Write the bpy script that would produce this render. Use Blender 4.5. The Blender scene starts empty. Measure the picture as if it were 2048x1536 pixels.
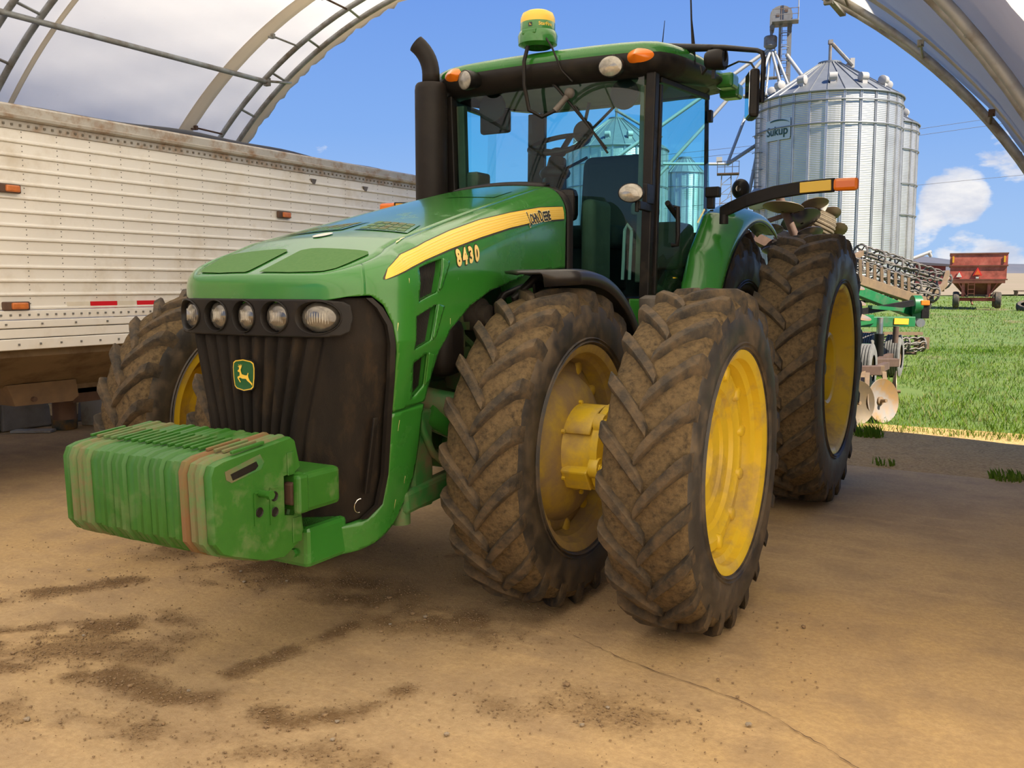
import bpy, bmesh, math, random
import numpy as np
from mathutils import Vector, Matrix, geometry

S = bpy.context.scene
COL = S.collection
PI = math.pi
random.seed(7)
RNG = np.random.default_rng(11)

# ------------------------------------------------------------------ camera, world, sun, exposure
cam_d = bpy.data.cameras.new('camera'); cam = bpy.data.objects.new('camera', cam_d); COL.objects.link(cam)
cam_d.sensor_width = 36; cam_d.lens = 36 * 1834 / 2048; cam_d.clip_end = 3000; cam_d.clip_start = .05
cam.location = (2.87, -4.055, 1.58)
cam.rotation_euler = (math.radians(90 - 6.13), 0, math.radians(29.7))
S.camera = cam
S.view_settings.view_transform = 'Standard'; S.view_settings.look = 'None'
S.view_settings.gamma = 1; S.view_settings.use_curve_mapping = False
S.view_settings.exposure = 0.0
S.cycles.max_bounces = 10; S.cycles.diffuse_bounces = 5; S.cycles.transparent_max_bounces = 24
S.cycles.use_denoising = True

SUN_DIR = Vector((-.98, .19, -1.12)).normalized()
sun_d = bpy.data.lights.new('sun', 'SUN'); sun_d.energy = 12.0; sun_d.angle = .01; sun_d.color = (1, .93, .80)
sun = bpy.data.objects.new('sun', sun_d); COL.objects.link(sun)
sun.rotation_euler = SUN_DIR.to_track_quat('-Z', 'Y').to_euler(); sun.location = (30, -6, 30)

class NT:
    """small helper around a node tree"""
    def __init__(s, tree): s.t = tree; s.n = tree.nodes; s.l = tree.links
    def new(s, kind, **kw):
        n = s.n.new(kind)
        for k, v in kw.items():
            if k == 'op': n.operation = v
            elif k == 'ins':
                for a, b in v.items():
                    if isinstance(b, bpy.types.NodeSocket): s.l.new(b, n.inputs[a])
                    else: n.inputs[a].default_value = b
            else: setattr(n, k, v)
        return n
    def math(s, op, a, b=0., clamp=False):
        n = s.n.new('ShaderNodeMath'); n.operation = op; n.use_clamp = clamp
        for i, x in enumerate((a, b)):
            if isinstance(x, bpy.types.NodeSocket): s.l.new(x, n.inputs[i])
            else: n.inputs[i].default_value = x
        return n.outputs[0]
    def mix(s, f, a, b):
        n = s.n.new('ShaderNodeMix'); n.data_type = 'RGBA'
        for i, x in ((0, f), (6, a), (7, b)):
            if isinstance(x, bpy.types.NodeSocket): s.l.new(x, n.inputs[i])
            else: n.inputs[i].default_value = x if i == 0 else (*x[:3], 1)
        return n.outputs[2]
    def ramp(s, f, stops, interp='LINEAR'):
        n = s.n.new('ShaderNodeValToRGB'); n.color_ramp.interpolation = interp
        e = n.color_ramp.elements
        while len(e) < len(stops): e.new(.5)
        for q, (p, c) in zip(e, stops):
            q.position = p; q.color = (c, c, c, 1) if isinstance(c, (int, float)) else (*c, 1)
        s.l.new(f, n.inputs[0]); return n.outputs[0]
    def noise(s, vec, scale, detail=4, rough=.55):
        n = s.n.new('ShaderNodeTexNoise'); n.inputs['Scale'].default_value = scale
        n.inputs['Detail'].default_value = detail; n.inputs['Roughness'].default_value = rough
        if vec is not None: s.l.new(vec, n.inputs['Vector'])
        return n.outputs[0]
    def mapping(s, vec, scale=(1, 1, 1), loc=(0, 0, 0), rot=(0, 0, 0)):
        n = s.n.new('ShaderNodeMapping'); s.l.new(vec, n.inputs[0])
        n.inputs['Scale'].default_value = scale; n.inputs['Location'].default_value = loc; n.inputs['Rotation'].default_value = rot
        return n.outputs[0]

def make_world():
    w = bpy.data.worlds.new('sky'); S.world = w; w.use_nodes = True
    t = NT(w.node_tree); t.n.clear()
    tc = t.new('ShaderNodeTexCoord').outputs['Generated']
    sep = t.new('ShaderNodeSeparateXYZ', ins={0: tc})
    z = sep.outputs[2]
    sky = t.ramp(z, [(0., (.40, .60, .90)), (.06, (.36, .56, .90)), (.16, (.235, .44, .88)), (.32, (.155, .325, .82)), (.6, (.12, .27, .74)), (1., (.10, .23, .66))])
    # fair-weather cumulus low over the horizon
    st = t.mapping(tc, (1, 1, 2.3))
    n1 = t.noise(st, 7.5, 7, .58)
    low = t.ramp(z, [(0., .20), (.03, .23), (.055, .17), (.08, .05), (.12, 0.), (1., 0.)])
    low = t.math('SUBTRACT', low, t.ramp(z, [(0., 0.), (.10, .0), (.2, .16), (1., .25)]))
    n1 = t.math('SUBTRACT', t.math('MULTIPLY', n1, 1.55), .275)
    cl = t.math('ADD', n1, low)
    def puff(d, size, amt):
        d = Vector(d).normalized()
        dot = t.new('ShaderNodeVectorMath', op='DOT_PRODUCT'); t.l.new(tc, dot.inputs[0]); dot.inputs[1].default_value = d
        a = t.math('SUBTRACT', 1., dot.outputs['Value'])
        return t.math('MULTIPLY', t.math('SUBTRACT', 1., t.math('DIVIDE', a, size), True), amt)
    for d, s_, am in PUFFS: cl = t.math('ADD', cl, puff(d, s_, am))
    m = t.ramp(cl, [(0., 0.), (.70, 0.), (.78, .75), (.9, 1.)])
    n2 = t.noise(st, 16, 5, .6)
    cc = t.mix(t.ramp(n2, [(.35, 0.), (.62, 1.)]), (.62, .66, .78), (.93, .92, .93))
    out = t.mix(m, sky, cc)
    bg = t.new('ShaderNodeBackground', ins={'Color': out, 'Strength': 1.0})
    t.l.new(bg.outputs[0], t.new('ShaderNodeOutputWorld').inputs[0])
PUFFS = [((-.0765, .9933, .087), .00055, .28), ((-.0916, .9923, .081), .00035, .26), ((-.0605, .9942, .084), .00035, .26), ((-.651, .745, .1446), .00012, .25), ((-.0995, .9934, .0567), .0002, .28), ((-.045, .9978, .046), .0012, .24)]
make_world()

# ------------------------------------------------------------------ materials
def mat(name, col, rough=.6, metal=0., spec=.5, var=None, vscale=6., dirt=None, dscale=3., damt=.5, bump=0., bscale=40., coat=0., trans=None, stretch=None):
    """procedural principled material: base colour, a second tone by noise, a dirt tone by coarse noise, fine relief"""
    m = bpy.data.materials.new(name); m.use_nodes = True
    t = NT(m.node_tree); b = t.n['Principled BSDF']
    geo = t.new('ShaderNodeNewGeometry').outputs['Position']
    if stretch: geo = t.mapping(geo, stretch)
    c = (*col, 1)
    b.inputs['Base Color'].default_value = c
    cs = None
    if var is not None:
        f = t.ramp(t.noise(geo, vscale, 5, .6), [(.35, 0.), (.65, 1.)])
        cs = t.mix(f, col, var)
    if dirt is not None:
        n = t.noise(geo, dscale, 7, .65)
        f = t.ramp(n, [(max(0, .62 - damt * .5), 0.), (min(1, .80 - damt * .35), 1.)])
        cs = t.mix(f, cs if cs is not None else col, dirt)
        r = t.math('ADD', t.math('MULTIPLY', f, max(0, .85 - rough)), rough)
        t.l.new(r, b.inputs['Roughness'])
    else: b.inputs['Roughness'].default_value = rough
    if cs is not None: t.l.new(cs, b.inputs['Base Color'])
    b.inputs['Metallic'].default_value = metal
    b.inputs['Specular IOR Level'].default_value = spec
    b.inputs['Coat Weight'].default_value = coat; b.inputs['Coat Roughness'].default_value = .08
    if bump:
        bn = t.new('ShaderNodeBump', ins={'Strength': bump, 'Distance': .01, 'Height': t.noise(geo, bscale, 6, .65)})
        t.l.new(bn.outputs[0], b.inputs['Normal'])
    return m

MT = {}
MT['green'] = mat('green_paint', (.026, .165, .020), .2, spec=.5, var=(.033, .18, .024), vscale=2.2, dirt=(.05, .18, .035), dscale=1.3, damt=.12, coat=.4)
MT['green_panel'] = mat('green_textured_panel', (.045, .145, .022), .75, var=(.06, .16, .03), vscale=60, bump=.1, bscale=300)
MT['green_cast'] = mat('green_cast_iron_paint', (.023, .120, .010), .42, var=(.030, .138, .013), vscale=9, dirt=(.11, .17, .055), dscale=7, damt=.22, bump=.06, bscale=150)
MT['green_cast_dusty'] = mat('green_cast_iron_dusty', (.05, .18, .035), .6, var=(.08, .19, .06), vscale=9, dirt=(.16, .14, .06), dscale=12, damt=.55, bump=.08, bscale=120)
MT['green_cast_rusty'] = mat('green_cast_iron_rust_stained', (.07, .15, .03), .7, var=(.14, .13, .05), vscale=7, dirt=(.19, .10, .04), dscale=9, damt=.8, bump=.1, bscale=120)
MT['green_dark'] = mat('green_chassis_paint', (.03, .145, .032), .5, var=(.045, .16, .045), dirt=(.14, .11, .055), dscale=6, damt=.42)
MT['yellow'] = mat('yellow_wheel_paint', (.70, .49, .022), .36, var=(.66, .45, .03), vscale=4, dirt=(.38, .26, .10), dscale=4, damt=.22, bump=.03, bscale=80)
MT['yellow_muddy'] = mat('yellow_wheel_paint_muddy', (.52, .36, .028), .5, var=(.43, .29, .045), vscale=8, dirt=(.29, .20, .095), dscale=5, damt=.62, bump=.25, bscale=30)
MT['decal'] = mat('yellow_decal', (.80, .52, .06), .35)
MT['decal_line'] = mat('pale_yellow_decal_line', (.86, .62, .20), .35)
MT['decal_dark'] = mat('dark_decal_edge', (.035, .025, .012), .4)
MT['green_field'] = mat('dark_green_enamel', (.008, .085, .02), .4)
MT['cream'] = mat('cream_decal', (.85, .72, .33), .4)
MT['black'] = mat('black_plastic', (.011, .0095, .0085), .42, var=(.016, .013, .011), vscale=8, dirt=(.03, .023, .016), dscale=6, damt=.12, spec=.22)
MT['black_grille'] = mat('black_dusty_grille_screen', (.0105, .0085, .007), .6, var=(.020, .015, .011), vscale=7, dirt=(.045, .03, .017), dscale=9, damt=.16, spec=.15, bump=.35, bscale=420, stretch=(1, 1, .35))
MT['black_mesh'] = mat('black_vent_mesh', (.008, .007, .006), .6, var=(.018, .015, .013), vscale=25)
MT['fender_black'] = mat('black_fender_plastic', (.016, .014, .013), .3, var=(.022, .019, .018), vscale=6)
MT['exhaust'] = mat('matt_black_exhaust', (.014, .011, .0095), .5, var=(.019, .015, .012), vscale=10, dirt=(.03, .024, .019), damt=.1, spec=.2)
MT['trim_tan'] = mat('tan_cab_trim', (.17, .15, .09), .8, var=(.14, .12, .07))
MT['seat_cloth'] = mat('dark_seat_cloth', (.035, .033, .028), .9, bump=.1, bscale=300)
MT['steel'] = mat('steel', (.42, .42, .42), .35, 1., dirt=(.2, .15, .1), damt=.3)
MT['galv'] = mat('galvanised_pipe', (.34, .345, .33), .5, .4, var=(.42, .42, .39), vscale=9, dirt=(.2, .16, .11), damt=.35)
MT['galv_bin'] = mat('galvanised_bin_sheet', (.62, .60, .57), .40, .8, var=(.52, .50, .475), vscale=.9)
MT['galv_roof'] = mat('galvanised_roof_sheet', (.21, .215, .22), .5, .5, var=(.18, .185, .19), vscale=1.5)
MT['galv_leg'] = mat('weathered_galvanised_leg', (.24, .235, .225), .55, .3, var=(.17, .16, .15), vscale=1.2, dirt=(.17, .09, .05), dscale=1.1, damt=.3)
MT['spout'] = mat('pale_spout_pipe', (.36, .35, .33), .5, .2)
MT['vent_white'] = mat('pale_roof_vent', (.36, .335, .31), .6)
MT['amber'] = mat('amber_lens', (.85, .20, .01), .18, coat=.5)
MT['amber_dull'] = mat('dull_amber_lens', (.62, .19, .04), .4, var=(.45, .12, .03), vscale=20)
MT['lens'] = mat('ribbed_lamp_lens', (.40, .37, .31), .12, .35, var=(.24, .22, .18), vscale=26, coat=.6)
MT['chrome'] = mat('lamp_reflector', (.75, .72, .66), .14, 1.)
MT['red_tape'] = mat('red_reflective_tape', (.60, .012, .02), .35)
MT['white_tape'] = mat('white_reflective_tape', (.72, .66, .54), .5, var=(.62, .56, .44))
MT['trailer'] = mat('dusty_white_aluminium_board', (.78, .745, .67), .5, .0, var=(.73, .695, .62), vscale=1.6, dirt=(.62, .56, .46), dscale=3, damt=.2)
MT['trailer_rail'] = mat('weathered_aluminium_rail', (.50, .465, .405), .5, .2, var=(.42, .385, .33), vscale=4, dirt=(.30, .19, .11), dscale=7, damt=.33)
MT['trailer_groove'] = mat('dirty_rail_groove', (.15, .13, .10), .8)
MT['hopper'] = mat('brown_stained_hopper', (.15, .105, .055), .7, var=(.20, .14, .08), vscale=2, dirt=(.10, .06, .03), damt=.3)
MT['tarp'] = mat('dark_rolled_tarp', (.03, .032, .04), .6)
MT['rivet'] = mat('rivet', (.20, .19, .17), .5, .3)
MT['plastic_cream'] = mat('cream_bucket_plastic', (.75, .62, .36), .5, var=(.7, .56, .3), dirt=(.35, .2, .07), dscale=9, damt=.2)
MT['plastic_dark'] = mat('dark_green_bucket_plastic', (.045, .06, .045), .5, dirt=(.28, .14, .03), dscale=6, damt=.5)
MT['cool_white'] = mat('grey_white_plastic', (.36, .36, .33), .6, dirt=(.2, .15, .1), damt=.3)
MT['concrete_block'] = mat('grey_concrete_block', (.30, .29, .28), .9, var=(.22, .21, .2), vscale=5, bump=.3, bscale=60)
MT['red_wagon'] = mat('faded_red_wagon_paint', (.50, .075, .042), .6, var=(.60, .16, .10), vscale=1.7, dirt=(.28, .06, .035), dscale=2.1, damt=.4)
MT['red_dark'] = mat('dark_red_rusty_steel', (.15, .032, .018), .7, var=(.20, .07, .03), vscale=3)
MT['orange_sign'] = mat('orange_reflective_triangle', (.75, .12, .015), .4)
MT['red_sign'] = mat('red_reflective_border', (.75, .02, .02), .4)
MT['yellow_mark'] = mat('amber_marker_strip', (.80, .38, .02), .5)
MT['rubber'] = mat('dusty_black_rubber', (.045, .038, .030), .75, var=(.075, .060, .042), vscale=9, dirt=(.16, .11, .06), dscale=8, damt=.28, bump=.12, bscale=90)
MT['rubber_side'] = mat('black_tyre_sidewall', (.022, .019, .017), .5, var=(.040, .034, .028), vscale=9, dirt=(.12, .085, .05), dscale=6, damt=.36, bump=.12, bscale=60)
MT['lug'] = mat('worn_tread_lug_rubber', (.028, .0245, .020), .75, var=(.050, .040, .029), vscale=16, dirt=(.12, .083, .046), dscale=14, damt=.46, spec=.3, bump=.6, bscale=60)
MT['mud'] = mat('dried_mud_between_lugs', (.080, .057, .032), .95, var=(.038, .029, .020), vscale=16, dirt=(.150, .104, .053), dscale=40, damt=.62, spec=.15, bump=1.0, bscale=48)
MT['implement_tyre'] = mat('dusty_grey_implement_tyre', (.17, .16, .14), .9, var=(.12, .11, .10), vscale=12)
MT['gauge_tyre'] = mat('muddy_gauge_tyre', (.24, .185, .115), .95, var=(.17, .13, .085), vscale=22, bump=.3, bscale=60)
MT['rust'] = mat('rusty_steel', (.075, .038, .024), .75, var=(.11, .062, .038), vscale=8)
MT['disc'] = mat('rust_and_bare_steel_disc', (.33, .185, .065), .5, .2, var=(.24, .16, .09), vscale=6, dirt=(.26, .24, .22), dscale=3, damt=.4)
MT['disc_dark'] = mat('dark_steel_disc', (.16, .115, .06), .5, .3, var=(.12, .09, .06), vscale=7)  # darker brown steel tone used for some disc blades
MT['disc_blue'] = mat('polished_steel_disc', (.10, .095, .12), .3, .7)
MT['imp_green'] = mat('green_implement_paint', (.010, .13, .035), .4, var=(.015, .155, .045), dirt=(.06, .09, .04), damt=.25)
MT['tan_steel'] = mat('tan_dusty_steel', (.20, .125, .062), .7, var=(.155, .10, .055), vscale=9)
MT['grey_steel'] = mat('grey_brown_steel', (.11, .093, .077), .65, .2, var=(.17, .145, .12), vscale=14)
MT['red_barn'] = mat('red_barn_siding', (.17, .035, .03), .8)
MT['barn_roof'] = mat('grey_barn_roof', (.085, .075, .08), .7)
MT['sign_white'] = mat('white_sign_plate', (.50, .54, .55), .5)
MT['sign_green'] = mat('green_sign_lettering', (.008, .05, .03), .5)
MT['label_yellow'] = mat('yellow_warning_label', (.8, .55, .03), .4)
MT['label_black'] = mat('black_warning_label', (.02, .02, .02), .4)
MT['red_part'] = mat('red_filter_paint', (.28, .03, .02), .5)
MT['white_tool'] = mat('white_plastic', (.6, .58, .5), .5)
MT['mirror'] = mat('mirror_glass', (.75, .80, .85), .03, 1.)
MT['gravel'] = mat('tan_pebble', (.30, .20, .105), .9, var=(.22, .145, .08), vscale=45, bump=.3, bscale=200)
MT['gravel_grey'] = mat('grey_pebble', (.26, .22, .17), .9, var=(.34, .27, .19), vscale=60)
MT['hill'] = mat('hazy_wooded_hill', (.075, .08, .10), 1., var=(.10, .095, .11), vscale=.03)
MT['field'] = mat('dry_stubble_field', (.24, .18, .115), 1., var=(.21, .165, .095), vscale=.06)
MT['wire'] = mat('dark_wire', (.05, .05, .06), .6)

def glass(name, tint, gloss=.10):
    m = bpy.data.materials.new(name); m.use_nodes = True
    t = NT(m.node_tree); t.n.clear()
    tr = t.new('ShaderNodeBsdfTransparent', ins={'Color': (*tint, 1)})
    gl = t.new('ShaderNodeBsdfGlossy', ins={'Color': (1, 1, 1, 1), 'Roughness': .01})
    fr = t.new('ShaderNodeFresnel', ins={'IOR': 1.45})
    mx = t.new('ShaderNodeMixShader', ins={0: fr.outputs[0], 1: tr.outputs[0], 2: gl.outputs[0]})
    t.l.new(mx.outputs[0], t.new('ShaderNodeOutputMaterial').inputs[0])
    return m
MT['glass'] = glass('teal_cab_glass', (.56, .93, .95))
MT['glass_side'] = glass('light_cab_glass', (.80, .95, .98))

def fabric_mat(nm='white_building_fabric', c1=(.85, .83, .79), c2=(.76, .72, .65)):
    m = bpy.data.materials.new(nm); m.use_nodes = True
    t = NT(m.node_tree); t.n.clear()
    geo = t.new('ShaderNodeNewGeometry').outputs['Position']
    n = t.noise(t.mapping(geo, (1, .6, 1)), 2.2, 8, .65)
    sp = t.noise(geo, 26, 4, .7)
    c = t.mix(t.ramp(n, [(.35, 0.), (.75, 1.)]), c1, c2)
    c = t.mix(t.ramp(sp, [(.66, 0.), (.74, .55)]), c, (.52, .47, .38))
    d = t.new('ShaderNodeBsdfDiffuse', ins={'Color': c}); tr = t.new('ShaderNodeBsdfTranslucent', ins={'Color': t.mix(1., c, (.92, .84, .72))})
    bn = t.new('ShaderNodeBump', ins={'Strength': .25, 'Distance': .03, 'Height': t.noise(geo, 4, 6, .6)})
    t.l.new(bn.outputs[0], d.inputs['Normal'])
    mx = t.new('ShaderNodeMixShader', ins={0: .60, 1: d.outputs[0], 2: tr.outputs[0]})
    t.l.new(mx.outputs[0], t.new('ShaderNodeOutputMaterial').inputs[0])
    return m
MT['fabric'] = fabric_mat()
MT['fabric_band'] = fabric_mat('dirty_doubled_fabric_band', (.70, .66, .54), (.62, .56, .43))
MT['fabric_hem'] = fabric_mat('stained_fabric_hem', (.60, .52, .38), (.46, .38, .26))
MT['head_lens'] = mat('headlamp_glass_over_reflector', (.20, .185, .155), .12, .55, var=(.11, .10, .085), vscale=22, coat=.6)

# ------------------------------------------------------------------ mesh building
class MB:
    def __init__(s): s.v = []; s.f = []; s.m = []; s.cur = 0
    def add(s, vs, fs):
        o = len(s.v); s.v += [tuple(map(float, p)) for p in vs]
        s.f += [tuple(i + o for i in f) for f in fs]; s.m += [s.cur] * len(fs); return s
    def mi(s, k): s.cur = k; return s
    def box(s, c, d, rot=None):
        vs = [Vector((x * d[0] / 2, y * d[1] / 2, z * d[2] / 2)) for x in (-1, 1) for y in (-1, 1) for z in (-1, 1)]
        if rot is not None:
            R_ = rot if isinstance(rot, Matrix) else Matrix.Rotation(rot, 3, 'Z')
            vs = [R_ @ p for p in vs]
        return s.add([p + Vector(c) for p in vs], [(0, 1, 3, 2), (4, 6, 7, 5), (0, 4, 5, 1), (2, 3, 7, 6), (0, 2, 6, 4), (1, 5, 7, 3)])
    def beam(s, a, b, w, h, up=(0, 0, 1)):
        a, b = Vector(a), Vector(b); d = (b - a); L = d.length; d.normalize()
        u = Vector(up); x = d.cross(u)
        if x.length < 1e-4: x = d.cross(Vector((1, 0, 0)))
        x.normalize(); z = x.cross(d)
        vs = [p + x * (i * w / 2) + z * (j * h / 2) for p in (a, b) for i, j in ((-1, -1), (1, -1), (1, 1), (-1, 1))]
        return s.add(vs, [(3, 2, 1, 0), (4, 5, 6, 7), (0, 1, 5, 4), (1, 2, 6, 5), (2, 3, 7, 6), (3, 0, 4, 7)])
    def tube(s, pts, r, n=8, caps=True):
        P = [Vector(p) for p in pts]; k = len(P)
        rs = list(r) if isinstance(r, (list, tuple)) else [r] * k
        vs = []; ref = None
        for i in range(k):
            d = (P[min(i + 1, k - 1)] - P[max(i - 1, 0)]).normalized()
            if ref is None:
                ref = d.cross(Vector((0, 0, 1)))
                if ref.length < .05: ref = d.cross(Vector((1, 0, 0)))
            ref = (ref - d * ref.dot(d)).normalized(); b = d.cross(ref)
            vs += [P[i] + (ref * math.cos(a) + b * math.sin(a)) * rs[i] for a in [2 * PI * j / n for j in range(n)]]
        fs = [(i * n + j, i * n + (j + 1) % n, (i + 1) * n + (j + 1) % n, (i + 1) * n + j) for i in range(k - 1) for j in range(n)]
        if caps: fs += [tuple(reversed(range(n))), tuple(range((k - 1) * n, k * n))]
        return s.add(vs, fs)
    def lathe(s, prof, n=48, axis='X', c=(0, 0, 0), a0=0., a1=2 * PI, closed=False):
        """prof: (radius, position along axis)"""
        full = abs(a1 - a0 - 2 * PI) < 1e-6; k = n if full else n + 1
        vs = []
        for i in range(k):
            a = a0 + (a1 - a0) * i / n; ca, sa = math.cos(a), math.sin(a)
            for r, h in prof:
                p = {'X': (h, r * ca, r * sa), 'Y': (r * sa, h, r * ca), 'Z': (r * ca, r * sa, h)}[axis]
                vs.append((p[0] + c[0], p[1] + c[1], p[2] + c[2]))
        q = len(prof); fs = []
        for i in range(n):
            i2 = (i + 1) % k
            for j in range(q if closed else q - 1):
                j2 = (j + 1) % q
                fs.append((i * q + j, i2 * q + j, i2 * q + j2, i * q + j2))
        return s.add(vs, fs)
    def cyl(s, a, b, r, n=16, r2=None): return s.tube([a, b], [r, r if r2 is None else r2], n)
    def prism(s, poly, f0, f1):
        """poly of 2D points, f0/f1 map a 2D point to the two faces"""
        n = len(poly)
        A = [f0(*p) for p in poly]; B = [f1(*p) for p in poly]
        o = len(s.v)
        tri = geometry.tessellate_polygon([[Vector((p[0], p[1], 0)) for p in poly]])
        fs = [tuple(t) for t in tri] + [tuple(n + i for i in reversed(t)) for t in tri]
        fs += [(i, (i + 1) % n, n + (i + 1) % n, n + i) for i in range(n)]
        return s.add(A + B, fs)
    def flat(s, poly, f):
        tri = geometry.tessellate_polygon([[Vector((p[0], p[1], 0)) for p in poly]])
        return s.add([f(*p) for p in poly], [tuple(t) for t in tri])
    def grid(s, P, close_u=False, close_v=False):
        a, b = len(P), len(P[0])
        vs = [p for row in P for p in row]
        fs = [(i * b + j, ((i + 1) % a) * b + j, ((i + 1) % a) * b + (j + 1) % b, i * b + (j + 1) % b)
              for i in range(a if close_u else a - 1) for j in range(b if close_v else b - 1)]
        return s.add(vs, fs)
    def sphere(s, c, r, n=10, sc=(1, 1, 1)):
        P = [[(c[0] + r * sc[0] * math.sin(t) * math.cos(p), c[1] + r * sc[1] * math.sin(t) * math.sin(p), c[2] + r * sc[2] * math.cos(t))
              for t in [PI * i / n for i in range(n + 1)]] for p in [2 * PI * j / (2 * n) for j in range(2 * n)]]
        return s.grid(P, close_u=True)
    def build(s, name, m, parent=None, smooth=None, loc=(0, 0, 0), rot=(0, 0, 0), bevel=0., solid=0., label=None, sub=0, recalc=True, offset=-1):
        me = bpy.data.meshes.new(name); me.from_pydata(s.v, [], s.f)
        ms = m if isinstance(m, (list, tuple)) else [m]
        for x in ms: me.materials.append(MT[x] if isinstance(x, str) else x)
        if len(ms) > 1: me.polygons.foreach_set('material_index', s.m)
        if recalc or smooth is not None:
            bm = bmesh.new(); bm.from_mesh(me)
            bmesh.ops.remove_doubles(bm, verts=bm.verts, dist=1e-5)
            if recalc: bmesh.ops.recalc_face_normals(bm, faces=bm.faces)
            bm.to_mesh(me); bm.free()
        if smooth is not None:
            me.shade_smooth()
            if smooth < 180: me.set_sharp_from_angle(angle=math.radians(smooth))
        o = link(name, me, parent, loc, rot)
        if bevel:
            b = o.modifiers.new('bevel', 'BEVEL'); b.width = bevel; b.segments = 2; b.limit_method = 'ANGLE'; b.angle_limit = math.radians(40)
        if solid:
            b = o.modifiers.new('solid', 'SOLIDIFY'); b.thickness = solid; b.offset = offset
        if sub:
            b = o.modifiers.new('sub', 'SUBSURF'); b.levels = sub; b.render_levels = sub
        if label: o['label'] = label
        return o

def link(name, me, parent=None, loc=(0, 0, 0), rot=(0, 0, 0)):
    o = bpy.data.objects.new(name, me); COL.objects.link(o)
    o.parent = parent; o.location = loc; o.rotation_euler = rot
    return o
def tag(o, label, cat, group=None, kind=None):
    o['label'] = label; o['category'] = cat
    if group: o['group'] = group
    if kind: o['kind'] = kind
    return o
def thing(name, label, cat, loc=(0, 0, 0), rz=0., group=None):
    o = bpy.data.objects.new(name, None); COL.objects.link(o); o.empty_display_size = .1
    o.location = loc; o.rotation_euler = (0, 0, rz)
    return tag(o, label, cat, group)
def struct(o): o['kind'] = 'structure'; return o
def stuff(o): o['kind'] = 'stuff'; return o

def in_poly(px, py, poly):
    ins = np.zeros(px.shape, bool); n = len(poly)
    for i in range(n):
        x1, y1 = poly[i]; x2, y2 = poly[(i + 1) % n]
        c = ((y1 > py) != (y2 > py)) & (px < (x2 - x1) * (py - y1) / (y2 - y1 + 1e-12) + x1)
        ins ^= c
    return ins
def snap(p, polys):
    best = None; bd = 1e9; p = np.array(p)
    for poly in polys:
        a = np.array(poly); b = np.roll(a, -1, 0); d = b - a
        t = np.clip(((p - a) * d).sum(1) / ((d * d).sum(1) + 1e-12), 0, 1)
        q = a + d * t[:, None]; e = ((q - p) ** 2).sum(1); i = e.argmin()
        if e[i] < bd: bd = e[i]; best = q[i]
    return best
def patch(poly, holes, step, f):
    """a surface patch: a fine grid cut to a 2D outline with holes, laid on f(u, v)"""
    a = np.array(poly); u0, v0 = a.min(0) - step; u1, v1 = a.max(0) + step
    nu, nv = int((u1 - u0) / step) + 2, int((v1 - v0) / step) + 2
    U = u0 + np.arange(nu) * step; V = v0 + np.arange(nv) * step
    cu, cv = np.meshgrid(U[:-1] + step / 2, V[:-1] + step / 2, indexing='ij')
    ok = in_poly(cu, cv, poly)
    for h in holes: ok &= ~in_poly(cu, cv, h)
    idx = {}; pts = []; fs = []; cnt = {}
    def vid(i, j):
        if (i, j) not in idx: idx[(i, j)] = len(pts); pts.append([U[i], V[j]])
        return idx[(i, j)]
    for i, j in zip(*np.nonzero(ok)):
        q = (vid(i, j), vid(i + 1, j), vid(i + 1, j + 1), vid(i, j + 1)); fs.append(q)
        for k in range(4):
            e = tuple(sorted((q[k], q[(k + 1) % 4]))); cnt[e] = cnt.get(e, 0) + 1
    bnd = {v for e, c in cnt.items() if c == 1 for v in e}
    polys = [poly] + list(holes)
    for v in bnd: pts[v] = snap(pts[v], polys)
    mb = MB(); mb.add([f(*p) for p in pts], fs); return mb

def text_mesh(body, size, f, bold=0., spacing=1., xs=1.):
    cu = bpy.data.curves.new('lettering', 'FONT'); cu.body = body; cu.size = size; cu.offset = bold; cu.space_character = spacing
    cu.align_x = 'CENTER'; cu.align_y = 'CENTER'; cu.resolution_u = 4
    o = bpy.data.objects.new('lettering', cu); COL.objects.link(o)
    dg = bpy.context.evaluated_depsgraph_get(); me = bpy.data.meshes.new_from_object(o.evaluated_get(dg))
    vs = [tuple(v.co) for v in me.vertices]; fs = [tuple(p.vertices) for p in me.polygons]
    bpy.data.objects.remove(o); bpy.data.curves.remove(cu); bpy.data.meshes.remove(me)
    mb = MB(); mb.add([f(x * xs, y) for x, y, _ in vs], fs); return mb

def rrect(cx, cy, w, h, r, n=5):
    out = []
    for sx, sy, a0 in ((1, 1, 0), (-1, 1, 90), (-1, -1, 180), (1, -1, 270)):
        for i in range(n + 1):
            a = math.radians(a0 + 90 * i / n)
            out.append((cx + sx * (w / 2 - r) + r * math.cos(a), cy + sy * (h / 2 - r) + r * math.sin(a)))
    return out
def ellipse(cx, cy, rx, ry, n=32): return [(cx + rx * math.cos(2 * PI * i / n), cy + ry * math.sin(2 * PI * i / n)) for i in range(n)]

# numpy value noise
def vnoise(x, y, seed):
    r = np.random.default_rng(seed); T = r.random((256, 256))
    xi, yi = np.floor(x).astype(int), np.floor(y).astype(int); fx, fy = x - xi, y - yi
    fx = fx * fx * (3 - 2 * fx); fy = fy * fy * (3 - 2 * fy)
    g = lambda a, b: T[a % 256, b % 256]
    return (g(xi, yi) * (1 - fx) + g(xi + 1, yi) * fx) * (1 - fy) + (g(xi, yi + 1) * (1 - fx) + g(xi + 1, yi + 1) * fx) * fy
def fbm(x, y, f, seed, o=5):
    a = .5; s_ = 0; t_ = 0
    for i in range(o): s_ = s_ + a * vnoise(x * f, y * f, seed + i); t_ += a; a *= .55; f *= 2.03
    return s_ / t_
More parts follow.
